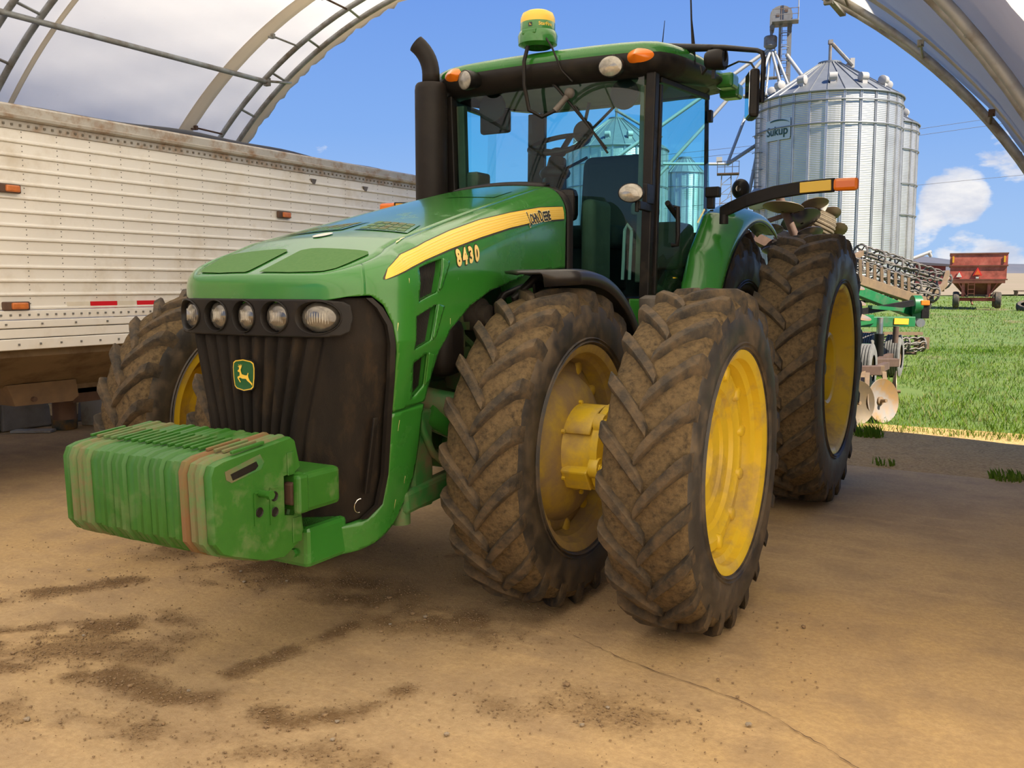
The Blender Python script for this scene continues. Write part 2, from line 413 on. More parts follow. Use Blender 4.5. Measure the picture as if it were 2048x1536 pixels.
# ------------------------------------------------------------------ the building: slab, fabric cover, arches
EX, EA, EB, YE, YB = -1.93, 5.5, 5.0, 4.6, -12.0
def arc(a, d=0.): return (EX + (EA - d) * math.cos(a), (EB - d) * math.sin(a))
def arc_pts(y, d=0., n=72, a0=0., a1=PI): return [(arc(a0 + (a1 - a0) * i / n, d)[0], y, arc(a0 + (a1 - a0) * i / n, d)[1]) for i in range(n + 1)]
yv = np.concatenate([np.linspace(YB, 0, 25), np.linspace(.4, YE, 22)])
P = []
for y in yv:
    row = []
    for i in range(97):
        a = PI * i / 96
        d = .025 * math.sin(PI * ((y - 1.0) % 3.1) / 3.1) + .010 * math.sin(a * 41 + y * 2.1) * math.sin(y * 3.3 + a * 9)
        x, z = arc(a, d); row.append((x, y, z))
    P.append(row)
ceiling = struct(MB().grid(P).build('ceiling', 'fabric', smooth=180))
# stained, laced hem at the open end (kept as its own strip with wrinkled edge)
P = []
for j, y in enumerate(np.linspace(YE - .17, YE + .015, 7)):
    row = []
    for i in range(241):
        a = PI * i / 240
        d = .045 + .016 * math.sin(a * 118 + 2 * math.sin(a * 23)) * (j / 6) + .008 * math.sin(a * 211 + j)
        x, z = arc(a, d); row.append((x, y, z))
    P.append(row)
MB().grid(P).build('fabric_hem', 'fabric_hem', ceiling, smooth=180, solid=.006)
# doubled fabric bands sewn over the seams
for y, w in ((3.62, .20), (1.52, .055)):
    P = [[(arc(PI * i / 96, .035)[0], yy, arc(PI * i / 96, .035)[1]) for i in range(97)] for yy in np.linspace(y - w / 2, y + w / 2, 4)]
    MB().grid(P).build('seam_band', 'fabric_band', ceiling, smooth=180, solid=.004)
for yt in (4.1, 1.0, -2.1, -5.2, -8.3, -11.4):
    pr = (yt, yt + .3)
    for k, y in enumerate(pr): MB().tube(arc_pts(y, .085, 80), .030, 10).build('arch_pipe', 'galv', ceiling, smooth=60)
    if yt > 0:
        for i in range(1, 26):
            a = PI * i / 26
            x, z = arc(a, .085)
            x2, z2 = arc(a + .014, .085)
            MB().tube([(x, pr[0], z), (x2, pr[1], z2)], .014, 6).build('arch_web', 'galv', ceiling, smooth=60)
# purlins along the building with their end brackets
for a in (math.radians(126), math.radians(90), math.radians(54)):
    x, z = arc(a, .12)
    MB().tube([(x, YB + .5, z), (x, 4.12, z)], .028, 10).build('purlin', 'galv', ceiling, smooth=60)
    b = MB(); x2, z2 = arc(a - .018, .14)
    b.beam((x, 4.06, z), (x2, 4.42, z2), .05, .02); b.box((x, 4.12, z), (.07, .05, .09))
    b.build('purlin_bracket', 'galv', ceiling)
for i in range(20):
    a = math.radians(10 + 8.4 * i)
    if abs(math.degrees(a) - 126) < 3: continue
    x, z = arc(a, .10); x2, z2 = arc(a, .07)
    b = MB(); b.tube([(x, 4.10, z), (x2, 3.70, z2)], .011, 6); b.box((x2, 3.70, z2), (.045, .03, .05)); b.box((x2, 3.66, z2 - .02), (.022, .05, .02))
    b.build('fabric_strut', 'rust' if i % 3 == 0 else 'galv', ceiling)
# low block wall under the fabric on the left
for i in range(10):
    y = -6.4 + i * 1.25
    MB().box((-6.95, y, .19), (.34, 1.22, .38)).build('block', 'concrete_block', ceiling, bevel=.02)
# unseen wall added at right, sized to shade the apron and dim the fabric
nb = struct(MB().box((4.55, 2.85, 3.6), (.25, 6.5, 7.2)).build('unseen_shade_wall', 'barn_roof'))

# ---- concrete slab with drifted soil
DIRT = [([(-1.15,-1.71),(-0.95,-1.55),(-0.76,-1.35),(-0.65,-1.17)], .13, 1.0),
        ([(-0.82,-1.91),(-0.39,-1.75),(-0.01,-1.75),(0.37,-1.72),(0.61,-1.66),(0.73,-1.52),(0.79,-1.29)], .10, 1.0),
        ([(-1.59,-1.39),(-1.45,-1.13),(-1.31,-0.91)], .10, 1.0),
        ([(-1.11,-0.48),(-0.66,-0.44),(-0.12,-0.50),(0.24,-0.55),(0.73,-0.50)], .26, .75),
        ([(0.09,-1.48),(0.12,-1.25),(0.16,-1.04),(0.16,-0.83)], .07, .8),
        ([(-0.42,-2.15),(0.09,-2.00),(0.61,-1.91),(0.97,-1.81)], .16, .55),
        ([(-1.3,-1.95),(-.9,-1.8),(-.5,-1.5)], .22, .7),
        ([(1.10,-1.25),(1.35,-1.02),(1.8,-1.0)], .17, .5),
        ([(-.04,.33),(.05,.36)], .10, 1.0), ([(-1.4,-.35),(-2.4,.4),(-3.4,1.4)], .3, .6), ([(.5,.3),(.9,.5)], .4, .5)]
def seg_dist(X, Y, pl):
    d = np.full(X.shape, 9.)
    for (x1, y1), (x2, y2) in zip(pl[:-1], pl[1:]):
        L2 = (x2 - x1) ** 2 + (y2 - y1) ** 2 + 1e-9
        t = np.clip(((X - x1) * (x2 - x1) + (Y - y1) * (y2 - y1)) / L2, 0, 1)
        d = np.minimum(d, np.hypot(X - x1 - t * (x2 - x1), Y - y1 - t * (y2 - y1)))
    return d
def dirt_at(X, Y):
    wob = (fbm(X + 40, Y + 40, 3.2, 3) - .5)
    nz = fbm(X + 40, Y + 40, 6.5, 5)
    D = np.zeros(X.shape)
    for pl, w, am in DIRT:
        d = seg_dist(X, Y, pl) + wob * w * 1.6
        D = np.maximum(D, am * np.clip(1.35 - d / w, 0, 1) * np.clip((nz - .30) * 3.2, 0, 1))
    return D
gx = np.concatenate([np.linspace(-7.2, -5.2, 40, endpoint=False), np.linspace(-5.2, 3.55, 440)])
gy = np.concatenate([np.linspace(YB, -3.0, 50, endpoint=False), np.linspace(-3.0, 1.2, 250, endpoint=False), np.linspace(1.2, 4.37, 90)])
GX, GY = np.meshgrid(gx, gy, indexing='ij')
DV = dirt_at(GX, GY)
GZ = -.004 + DV * .010 * fbm(GX + 9, GY + 9, 16, 21) + .0022 * (fbm(GX + 3, GY + 3, 22, 33) - .5) * (GY > -3.2)
GZ[:, -1] -= .0; 
n1, n2 = GX.shape
GY2 = GY.copy(); GY2[:, -1] = 4.37 + .05 * (fbm(gx + 5, gx * 0 + 2, 1.7, 8) - .5) - .03 * (gx - 2)
me = bpy.data.meshes.new('floor')
vs = np.stack([GX, GY2, GZ], -1).reshape(-1, 3)
ii = (np.arange(n1 - 1)[:, None] * n2 + np.arange(n2 - 1)[None]).reshape(-1)
fs = np.stack([ii, ii + n2, ii + n2 + 1, ii + 1], -1)
def fast_mesh(me, vs, fs):
    k = fs.shape[1]
    me.vertices.add(len(vs)); me.vertices.foreach_set('co', np.asarray(vs, np.float32).ravel())
    me.loops.add(fs.size); me.loops.foreach_set('vertex_index', fs.astype(np.int32).ravel())
    me.polygons.add(len(fs)); me.polygons.foreach_set('loop_start', np.arange(0, fs.size, k, dtype=np.int32))
    me.polygons.foreach_set('loop_total', np.full(len(fs), k, np.int32)); me.update(calc_edges=True); me.validate()
fast_mesh(me, vs, fs)
at = me.attributes.new('soil', 'FLOAT', 'POINT'); at.data.foreach_set('value', DV.astype(np.float32).ravel())
me.shade_smooth()
def floor_mat():
    m = bpy.data.materials.new('dusty_concrete'); m.use_nodes = True
    t = NT(m.node_tree); b = t.n['Principled BSDF']
    geo = t.new('ShaderNodeNewGeometry').outputs['Position']
    big = t.noise(t.mapping(geo, (1, 1, 1), (3, 1, 0)), .42, 5, .6)
    mid = t.noise(geo, 2.3, 7, .62); fine = t.noise(geo, 38, 6, .7); streak = t.noise(t.mapping(geo, (1.2, 5, 1), rot=(0, 0, .5)), 1.3, 6, .6)
    c = t.mix(t.ramp(big, [(.36, 0.), (.62, 1.)]), (.60, .405, .185), (.51, .365, .205))
    c = t.mix(t.ramp(mid, [(.45, 0.), (.68, .85)]), c, (.38, .265, .155))
    c = t.mix(t.ramp(streak, [(.52, 0.), (.70, .7)]), c, (.64, .445, .23))
    c = t.mix(t.ramp(fine, [(.40, .35), (.62, 0.)]), c, (.32, .21, .105))
    s = t.new('ShaderNodeAttribute'); s.attribute_name = 'soil'
    sf = t.math('MULTIPLY', s.outputs['Fac'], t.ramp(t.noise(geo, 60, 5, .7), [(.32, .45), (.6, 1.)]))
    c = t.mix(t.ramp(sf, [(.08, 0.), (.7, .85)]), c, (.215, .125, .055))
    t.l.new(c, b.inputs['Base Color']); b.inputs['Roughness'].default_value = .92; b.inputs['Specular IOR Level'].default_value = .25
    h = t.math('ADD', t.math('MULTIPLY', fine, .6), t.math('MULTIPLY', t.noise(geo, 130, 5, .7), t.math('ADD', t.math('MULTIPLY', sf, 1.5), .35)))
    bn = t.new('ShaderNodeBump', ins={'Strength': .75, 'Distance': .014, 'Height': h}); t.l.new(bn.outputs[0], b.inputs['Normal'])
    return m
MT['floor'] = floor_mat(); me.materials.append(MT['floor'])
floor = struct(link('floor', me))
# crack running through the slab
cr = [(1.12,-0.42),(1.37,-0.54),(1.63,-0.62),(1.96,-0.70),(2.13,-0.79),(2.30,-0.90),(2.44,-1.00),(2.52,-1.07),(2.7,-1.3)]
b = MB(); pts = []
for (x1, y1), (x2, y2) in zip(cr[:-1], cr[1:]):
    for k in range(9): t_ = k / 9; pts.append((x1 + (x2 - x1) * t_ + random.uniform(-.006, .006), y1 + (y2 - y1) * t_ + random.uniform(-.006, .006)))
b.grid([[(x, y - (w := random.uniform(.0006, .0028)), .0015), (x, y + w, .0015)] for x, y in pts]); b.build('slab_crack', 'rust', floor, recalc=False)

# ---- pebbles: loose gravel (stuff) and the larger stones one by one
def pebble_mesh(seed):
    r = random.Random(seed); bm = bmesh.new(); bmesh.ops.create_icosphere(bm, subdivisions=1, radius=1)
    for v in bm.verts: v.co *= r.uniform(.72, 1.1); v.co.z *= .62
    m_ = bpy.data.meshes.new('pebble'); bm.to_mesh(m_); bm.free(); m_.materials.append(MT['gravel'] if seed % 3 else MT['gravel_grey']); return m_
PEB = [pebble_mesh(i) for i in range(7)]
base = [(np.array([v.co for v in m_.vertices]), np.array([p.vertices for p in m_.polygons])) for m_ in PEB]
def scatter(n, big=False):
    out = []
    while len(out) < n:
        X = RNG.uniform(-2.6, 2.2, 4000); Y = RNG.uniform(-2.5, .4, 4000); D = dirt_at(X, Y)
        k = RNG.random(4000) < np.clip(D, 0, 1) * .9 + .03
        out += list(zip(X[k], Y[k]))
    return out[:n]
vs, fs, o = [], [], 0
for x, y in scatter(9000):
    bv, bf = base[RNG.integers(7)]; s_ = .0022 + .0042 * RNG.random() ** 2.2
    a = RNG.uniform(0, 6.3); ca, sa = math.cos(a), math.sin(a)
    q = bv * s_ * np.array([1, RNG.uniform(.7, 1.3), 1]); q = np.stack([q[:, 0] * ca - q[:, 1] * sa + x, q[:, 0] * sa + q[:, 1] * ca + y, q[:, 2] + s_ * .3 + .001], -1)
    vs.append(q); fs.append(bf + o); o += len(q)
me = bpy.data.meshes.new('loose_gravel'); fast_mesh(me, np.concatenate(vs), np.concatenate(fs)); me.materials.append(MT['gravel'])
tag(link('loose_gravel', me), 'scattered tan gravel and grit lying in soil drifts on the concrete floor', 'gravel', kind='stuff')
for i, (x, y) in enumerate(scatter(70)):
    s_ = random.uniform(.008, .015)
    q = link('pebble', PEB[i % 7], None, (x, y, s_ * .45), (0, 0, random.uniform(0, 6)))
    q.scale = (s_, s_ * random.uniform(.8, 1.3), s_)
    tag(q, 'small tan stone lying loose among the grit on the concrete floor', 'stone', 'larger loose stones on the concrete floor')

# ---- ground outside
C0 = np.array([2.87, -4.055]); F0 = np.array([-math.sin(math.radians(29.7)), math.cos(math.radians(29.7))]); R0 = np.array([F0[1], -F0[0]])
def ground_z(x, y):
    d = (x - C0[0]) * F0[0] + (y - C0[1]) * F0[1]
    return np.maximum(0, .0125 * (d - 12)) + np.maximum(0, d - 90) * .006
def terrain(name, d0, d1, nd, l0, l1, nl, m, zoff=0., rough=.0, ymin=None, seed=1):
    dd = np.geomspace(d0, d1, nd); ll = np.linspace(-1, 1, nl)
    V = []
    for d in dd:
        w0_, w1_ = l0 * d, l1 * d
        for q in ll:
            l = (w0_ + w1_) / 2 + q * (w1_ - w0_) / 2
            p = C0 + F0 * d + R0 * l; V.append(p)
    V = np.array(V)
    if ymin is not None: V[:, 1] = np.maximum(V[:, 1], ymin)
    z = ground_z(V[:, 0], V[:, 1]) + zoff + rough * (fbm(V[:, 0] + 90, V[:, 1] + 90, .8, seed) - .5)
    ii = (np.arange(nd - 1)[:, None] * nl + np.arange(nl - 1)[None]).reshape(-1)
    me = bpy.data.meshes.new(name); fast_mesh(me, np.c_[V, z], np.stack([ii, ii + nl, ii + nl + 1, ii + 1], -1)[:, ::-1])
    me.materials.append(m); me.shade_smooth(); return struct(link(name, me))
def lawn_mat():
    m = mat('lawn_soil', (.10, .16, .025), .95); t = NT(m.node_tree); b = t.n['Principled BSDF']
    geo = t.new('ShaderNodeNewGeometry').outputs['Position']
    c = t.mix(t.ramp(t.noise(geo, .9, 6, .6), [(.4, 0.), (.6, 1.)]), (.07, .12, .014), (.11, .15, .024))
    c = t.mix(t.ramp(t.noise(t.mapping(geo, (1, .5, 1)), .33, 6, .6), [(.58, 0.), (.66, 1.)]), c, (.17, .12, .06))
    t.l.new(c, b.inputs['Base Color']); return m
MT['lawn'] = lawn_mat()
MT['apron'] = mat('dirt_and_gravel_apron', (.42, .235, .06), .95, var=(.25, .135, .035), vscale=5, dirt=(.54, .35, .13), dscale=38, damt=.55, bump=1., bscale=50)
ap = MB(); xs = np.linspace(-14, 14, 90); ys = np.linspace(4.3, 7.2, 40)
AZ = -.035 + .02 * fbm(*np.meshgrid(xs + 50, ys + 50, indexing='ij'), 2.5, 17) + .012 * fbm(*np.meshgrid(xs + 50, ys + 50, indexing='ij'), 9, 27)
ap.grid([[(x, y, AZ[i, j]) for j, y in enumerate(ys)] for i, x in enumerate(xs)])
struct(ap.build('ground', 'apron', smooth=180))
gb = MB(); gb.grid([[(-60, -60, -.05), (-60, 4.4, -.05)], [(60, -60, -.05), (60, 4.4, -.05)]]); struct(gb.build('ground', 'apron'))
struct(MB().box((-1.8, (YB + 4.34) / 2, -.09), (10.8, 4.34 - YB, .16)).build('floor', 'floor'))
terrain('ground', 9.0, 80, 90, -1.3, 1.6, 70, MT['lawn'], -.02, .05, 6.75)
terrain('ground', 74, 420, 40, -1.5, 1.5, 50, MT['field'], .05, .3, None, 5)
# far hills
P = []
for i in range(121):
    l = -1.6 + 3.2 * i / 120; d = 640
    h = 9 + 9 * fbm(np.array([l * 4 + 30]), np.array([2.]), 1.0, 44)[0] + 5 * math.exp(-((l - .50) / .05) ** 2)
    p = C0 + F0 * d + R0 * l * d
    P.append([(p[0], p[1], 2.), (p[0] + F0[0] * 40, p[1] + F0[1] * 40, 2 + h * .7), (p[0] + F0[0] * 90, p[1] + F0[1] * 90, 4 + h * 1.15), (p[0] + F0[0] * 160, p[1] + F0[1] * 160, 0)])
hills = struct(MB().grid(P).build('ground', 'hill', smooth=180))

# ---- grass
def grass(n, dmin, dmax, l0, l1, h, w, dens_pow, name_m, seed):
    r = np.random.default_rng(seed)
    d = dmin + (dmax - dmin) * r.random(n) ** dens_pow; l = (l0 + (l1 - l0) * r.random(n)) * d
    p = C0 + F0 * d[:, None] + R0 * l[:, None]
    bare = fbm(p[:, 0] + 90, p[:, 1] + 90, .45, 71)
    k = (p[:, 1] > 6.62 + .25 * (fbm(p[:, 0] + 20, p[:, 0] * 0 + 3, 2.2, 9) - .5)) & (bare < .615 + .1 * r.random(n))
    p = p[k]; d = d[k]; m_ = len(p)
    hh = h * (.45 + .8 * r.random(m_)) * (.6 + .8 * fbm(p[:, 0] + 70, p[:, 1] + 70, 1.1, 13)); ww = w * (.7 + .6 * r.random(m_)) * np.maximum(1, d / 14)
    a = r.random(m_) * 6.283; lean = .55 * hh * (r.random(m_) + .2); b_ = r.random(m_) * 6.283
    z = ground_z(p[:, 0], p[:, 1]) - .02
    ax, ay = np.cos(a) * ww / 2, np.sin(a) * ww / 2; lx, ly = np.cos(b_) * lean, np.sin(b_) * lean
    V = np.stack([np.c_[p[:, 0] - ax, p[:, 1] - ay, z], np.c_[p[:, 0] + ax, p[:, 1] + ay, z],
                  np.c_[p[:, 0] + ax * .6 + lx * .4, p[:, 1] + ay * .6 + ly * .4, z + hh * .62], np.c_[p[:, 0] + lx, p[:, 1] + ly, z + hh]], 1).reshape(-1, 3)
    q = np.arange(m_)[:, None] * 4
    F = np.stack([q + [[0, 1, 2]], q + [[0, 2, 3]]], 1).reshape(-1, 3)
    me = bpy.data.meshes.new('grass'); fast_mesh(me, V, F); me.materials.append(MT[name_m]); return me
def grass_mat(nm, c1, c2):
    m = bpy.data.materials.new(nm); m.use_nodes = True; t = NT(m.node_tree); t.n.clear()
    geo = t.new('ShaderNodeNewGeometry').outputs['Position']
    c = t.mix(t.ramp(t.noise(geo, 1.3, 5, .6), [(.38, 0.), (.64, 1.)]), c1, c2)
    d = t.new('ShaderNodeBsdfDiffuse', ins={'Color': c}); tr = t.new('ShaderNodeBsdfTranslucent', ins={'Color': c})
    mx = t.new('ShaderNodeMixShader', ins={0: .3, 1: d.outputs[0], 2: tr.outputs[0]}); t.l.new(mx.outputs[0], t.new('ShaderNodeOutputMaterial').inputs[0]); return m
MT['grass'] = grass_mat('green_grass', (.095, .185, .016), (.165, .235, .030)); MT['grass_dry'] = grass_mat('pale_dry_grass', (.24, .23, .07), (.28, .25, .11))
def grass_all():
    vs, fs, mi, o = [], [], [], 0
    for k, g in enumerate((grass(72000, 8.4, 22, -.15, .95, .070, .008, 1.25, 'grass', 5), grass(70000, 20, 72, -.55, .95, .085, .009, 1.4, 'grass', 6), grass(16000, 10.4, 60, -.15, .95, .09, .008, 1.5, 'grass_dry', 7))):
        V = np.empty(len(g.vertices) * 3, np.float32); g.vertices.foreach_get('co', V)
        F = np.empty(len(g.loops), np.int32); g.loops.foreach_get('vertex_index', F)
        vs.append(V.reshape(-1, 3)); fs.append(F.reshape(-1, 3) + o); mi.append(np.full(len(F) // 3, int(k == 2), np.int32)); o += len(g.vertices); bpy.data.meshes.remove(g)
    me = bpy.data.meshes.new('grass'); fast_mesh(me, np.concatenate(vs), np.concatenate(fs)); me.materials.append(MT['grass']); me.materials.append(MT['grass_dry'])
    me.polygons.foreach_set('material_index', np.concatenate(mi)); return me
tag(link('grass', grass_all()), 'bright green grass growing from the gravel edge out past the red wagon', 'grass', kind='stuff')
# a tuft by the disc and along the slab edge
def tuft(x, y, n, rad, h):
    b = MB()
    for _ in range(n):
        a = random.uniform(0, 6.28); r_ = rad * math.sqrt(random.random()); px, py = x + r_ * math.cos(a), y + r_ * math.sin(a)
        t_ = random.uniform(0, 6.28); hh = h * random.uniform(.5, 1.1); dx, dy = math.cos(t_) * hh * .6, math.sin(t_) * hh * .6; w = .006
        b.add([(px - w, py, -.03), (px + w, py, -.03), (px + dx * .5 + w * .6, py + dy * .5, hh * .6), (px + dx, py + dy, hh)], [(0, 1, 2), (0, 2, 3)])
    return b
tag(tuft(1.38, 6.25, 160, .16, .10).build('grass_tuft', 'grass', recalc=False), 'dark green weed tuft on the dirt right below the disc blades', 'weeds', kind='stuff')
tag(tuft(2.75, 4.42, 120, .16, .07).build('grass_tuft', 'grass', recalc=False), 'small green weed tuft at the slab edge far right', 'weeds', kind='stuff')
tag(tuft(1.75, 4.62, 30, .10, .05).build('grass_tuft', 'grass', recalc=False), 'sparse weed sprouts on the dirt just beyond the slab edge', 'weeds', kind='stuff')
# ------------------------------------------------------------------ THE TRACTOR (left side = +X, nose towards -Y)
T = thing('tractor', 'large green four-wheel-drive tractor with dual muddy wheels and front weights parked on the concrete', 'tractor', (0, 0, 0))

# ---- wheels
def tyre_profile(r, W, rb):
    k = r / .785
    return [(rb, -W * .86), (rb + .02 * k, -W * .95), (rb + .10 * k, -W * 1.0), (r - .135 * k, -W * .99), (r - .085 * k, -W * .93), (r - .052 * k, -W * .80), (r - .036 * k, -W * .5),
            (r - .032 * k, 0), (r - .036 * k, W * .5), (r - .052 * k, W * .80), (r - .085 * k, W * .93), (r - .135 * k, W * .99), (rb + .10 * k, W * 1.0), (rb + .02 * k, W * .95), (rb, W * .86)]
def carcass_r(prof, x):
    xs = [p[1] for p in prof[3:12]]; rs = [p[0] for p in prof[3:12]]
    return float(np.interp(x, xs, rs))
def lug_mesh(r, W, side_, seed, dphi):
    """one tread bar: curved, from just over the centre line to the shoulder, standing on the carcass"""
    prof = tyre_profile(r, W, r * .6); rr = random.Random(seed)
    w = .060 * r / .785; rows = []
    ts = [0, .12, .35, .6, .82, .95, 1.0]
    for t in ts:
        x = -.10 * W + 1.07 * W * t; ph = -dphi * (t ** .85)
        rt = r - .004 * t * t + rr.uniform(-.003, .002)
        if t >= .95: rt = r - .018
        if t == 1.0: rt = r - .055
        rb_ = carcass_r(prof, min(x, W * .985)) - .02
        wt = w * (.98 + .16 * t) if t > 0 else w * .80
        if t == 0: rt -= .008
        sl = wt * .18
        ring = []
        for dw, q in ((-wt / 2 - sl, rb_), (-wt / 2, rt - .006), (-wt / 2 + .008, rt), (wt / 2 - .008, rt), (wt / 2, rt - .006), (wt / 2 + sl, rb_)):
            a = ph + dw / r
            ring.append((side_ * x, -q * math.sin(a), q * math.cos(a)))
        rows.append(ring)
    mb = MB(); mb.grid(rows)
    n = len(rows[0]); mb.f.append(tuple(range(n))); mb.f.append(tuple(reversed(range(len(mb.v) - n, len(mb.v))))); mb.m += [0, 0]
    o = mb.build('tread_lug', 'lug', smooth=35); me = o.data; bpy.data.objects.remove(o); return me
LUGS = {}
def wheel(name, x, y, r, W, rb, rimf, nl, sgn, ang0, label=None, lugs=True):
    """tyre part with tread lugs, rim part with its disc and bolts; sgn = +1 when the outer face looks to +X"""
    ctr = (x, y, r)
    mb = MB(); prof = tyre_profile(r, W, rb); mb.lathe(prof, 180)
    k = len(prof)
    va = np.array(mb.v); rad = np.hypot(va[:, 1], va[:, 2]); an = np.arctan2(va[:, 2], va[:, 1]); tr_ = (np.arange(len(va)) % k >= 4) & (np.arange(len(va)) % k <= 10)
    jit = np.where(tr_, .016 * (fbm(an * 9 + 40 + x, va[:, 0] * 14 + 40, 1.6, 31) - .5) + .010 * (fbm(np.cos(an) * 30 + 60, np.sin(an) * 30 + va[:, 0] * 40 + 60, 1.0, 57) - .5), 0)
    va[:, 1] *= (rad + jit) / rad; va[:, 2] *= (rad + jit) / rad; mb.v = [tuple(p) for p in va]
    for i, f in enumerate(mb.f):
        j = min(a % k for a in f)
        mb.m[i] = 1 if 4 <= j <= 9 else 0
    # raised rings on the sidewall
    mb.mi(0)
    for q in (.022, .040):
        for s_ in (-1, 1):
            mb.lathe([(rb + q - .006, s_ * W * .955), (rb + q, s_ * (W * .97 + .006)), (rb + q + .006, s_ * W * .965)], 72)
    ty = mb.build('tire', ['rubber_side', 'mud'], T, smooth=50, loc=ctr, recalc=False)
    if label: ty['label'] = label
    if lugs:
        key = (r, W)
        if key not in LUGS: LUGS[key] = [[lug_mesh(r, W, s_, 10 * q + s_, .30 * .785 / r) for q in range(4)] for s_ in (-1, 1)]
        for i in range(nl):
            for h in (0, 1):
                a = ang0 + 2 * PI * (i + .5 * h) / nl
                link('tread_lug', LUGS[key][h][(i * 7 + h) % 4], ty, (0, 0, 0), (a, 0, 0))
    return ty
def rim(x, y, r, W, rb, disc, m='yellow', sgn=1):
    s = sgn
    mb = MB()
    # outer flange, bead seat, drop centre, inner flange (a closed section)
    prof = [(rb + .004, s * W * .88), (rb + .012, s * W * .90), (rb + .008, s * W * .92), (rb - .010, s * W * .90), (rb - .030, s * W * .84), (rb - .034, s * W * .66), (rb - .058, s * W * .58), (rb - .062, s * W * .30),
            (rb - .085, s * W * .12), (rb - .085, -s * W * .2), (rb - .05, -s * W * .35), (rb - .04, -s * W * .86), (rb + .010, -s * W * .92), (rb + .012, -s * W * .88), (rb - .02, -s * W * .80), (rb - .03, -s * W * .3), (rb - .03, s * W * .6), (rb - .01, s * W * .82)]
    mb.lathe(prof, 72, closed=True)
    ro = mb.build('wheel_rim', m, T, smooth=50, loc=(x, y, r))
    db = MB(); db.lathe(disc, 72); db.build('wheel_disc', m, ro, smooth=40, solid=.012, offset=0)
    return ro
def bolt_mesh(r_, h):
    b = MB(); b.lathe([(0, h), (r_ * .75, h), (r_ * .8, h * .92), (r_, h * .9), (r_, h * .25), (r_ * 1.45, h * .2), (r_ * 1.45, 0)], 6); o = b.build('wheel_bolt', 'yellow'); me = o.data; bpy.data.objects.remove(o); return me
BOLT = bolt_mesh(.017, .035); BOLT_S = bolt_mesh(.012, .03)
def bolts(parent, n, rad, x, a0=0., me=BOLT, s=1):
    for i in range(n):
        a = a0 + 2 * PI * i / n
        link('wheel_bolt', me, parent, (x, rad * math.cos(a), rad * math.sin(a)), (0, 0, 0) if s > 0 else (0, 0, PI))
def rim_lugs(parent, n, rad, x, a0=0.):
    """clamp lugs where the disc meets the rim"""
    b = MB(); b.add([(0.018 * q * 0 + xx, .034 * math.cos(t) * k, .026 * math.sin(t) * k) for xx, k in ((-.01, 1.25), (.006, 1.1), (.012, .8)) for t in [2 * PI * i / 12 for i in range(12)] for q in (1,)],
          [(j * 12 + i, j * 12 + (i + 1) % 12, (j + 1) * 12 + (i + 1) % 12, (j + 1) * 12 + i) for j in range(2) for i in range(12)] + [tuple(range(24, 36))])
    o = b.build('rim_lug', 'yellow', smooth=40); me = o.data; bpy.data.objects.remove(o)
    for i in range(n):
        a = a0 + 2 * PI * i / n
        link('rim_lug', me, parent, (x, rad * math.cos(a), rad * math.sin(a)), (a, 0, 0))

FR, FW, FB = .785, .195, .50
XI, XO = .80, 1.555
NLF, NLR = 22, 23
for x, sg, a0 in ((XI, 1, .06), (XO, 1, .13), (-XI, -1, .02), (-XO, -1, .10)):
    outer = abs(x) > 1
    wheel('tire', x, 0, FR, FW, FB, None, NLF, sg, a0)
    s = sg
    if not outer:
        disc = [(.44, s * .03), (.405, s * .045), (.37, s * .05), (.33, s * .10), (.26, s * .135), (.20, s * .14), (.10, s * .14)]
        ro = rim(x, 0, FR, FW, FB, disc, 'yellow_muddy' if s > 0 else 'yellow', s)
        # scalloped edge bolts of the disc
        rim_lugs(ro, 12, .415, s * .05, .1)
        # spacer hub out to the second wheel: drum, cover shell, flange ears with bolts
        hb = MB(); hb.lathe([(.235, s * .10), (.215, s * .14), (.195, s * .17), (.19, s * .295), (.225, s * .30), (.225, s * .335), (.16, s * .34), (.15, s * .70), (.0, s * .70)], 40)
        hub = hb.build('dual_hub', 'yellow', T, smooth=40, loc=(x, 0, FR))
        sh = MB()
        P_ = []
        for i in range(19):
            a = math.radians(-62 + 150 * i / 18 + 90)
            P_.append([(s * xx, rr_ * math.cos(a) * -1, rr_ * math.sin(a)) for rr_, xx in ((.214, .125), (.218, .135), (.218, .275), (.214, .285))])
        sh.grid(P_); sh.build('hub_cover', 'yellow', hub, smooth=40, solid=.012)
        for a in (-125, 150):
            t_ = math.radians(a); bx = MB(); bx.box((s * .21, .0 + .195 * math.sin(t_), .195 * math.cos(t_)), (.14, .12, .06), Matrix.Rotation(-t_, 3, 'X')); bx.build('hub_lug_block', 'yellow', hub, bevel=.01)
        for i in range(6):
            a = i * PI / 3 + .25
            e = MB(); e.lathe([(0, s * .345), (.046, s * .345), (.050, s * .335), (.050, s * .30), (0, s * .30)], 14, c=(0, .205 * math.cos(a), .205 * math.sin(a)))
            e.build('hub_ear', 'yellow', hub, smooth=40)
        bolts(hub, 6, .212, s * .345, .25, BOLT, s); bolts(hub, 6, .225, s * .13, .55, BOLT_S, s)
    else:
        disc = [(.428, s * .060), (.420, s * .072), (.385, s * .072), (.372, s * .060), (.335, s * .055), (.322, s * .035), (.25, s * .03), (.24, s * .015), (.15, s * .01), (.12, -s * .02), (.02, -s * .02)]
        ro = rim(x, 0, FR, FW, FB, disc, 'yellow', s)
        rim_lugs(ro, 12, .412, s * .078, .2)
RR, RW, RB = .975, .235, .605
YR = 2.88
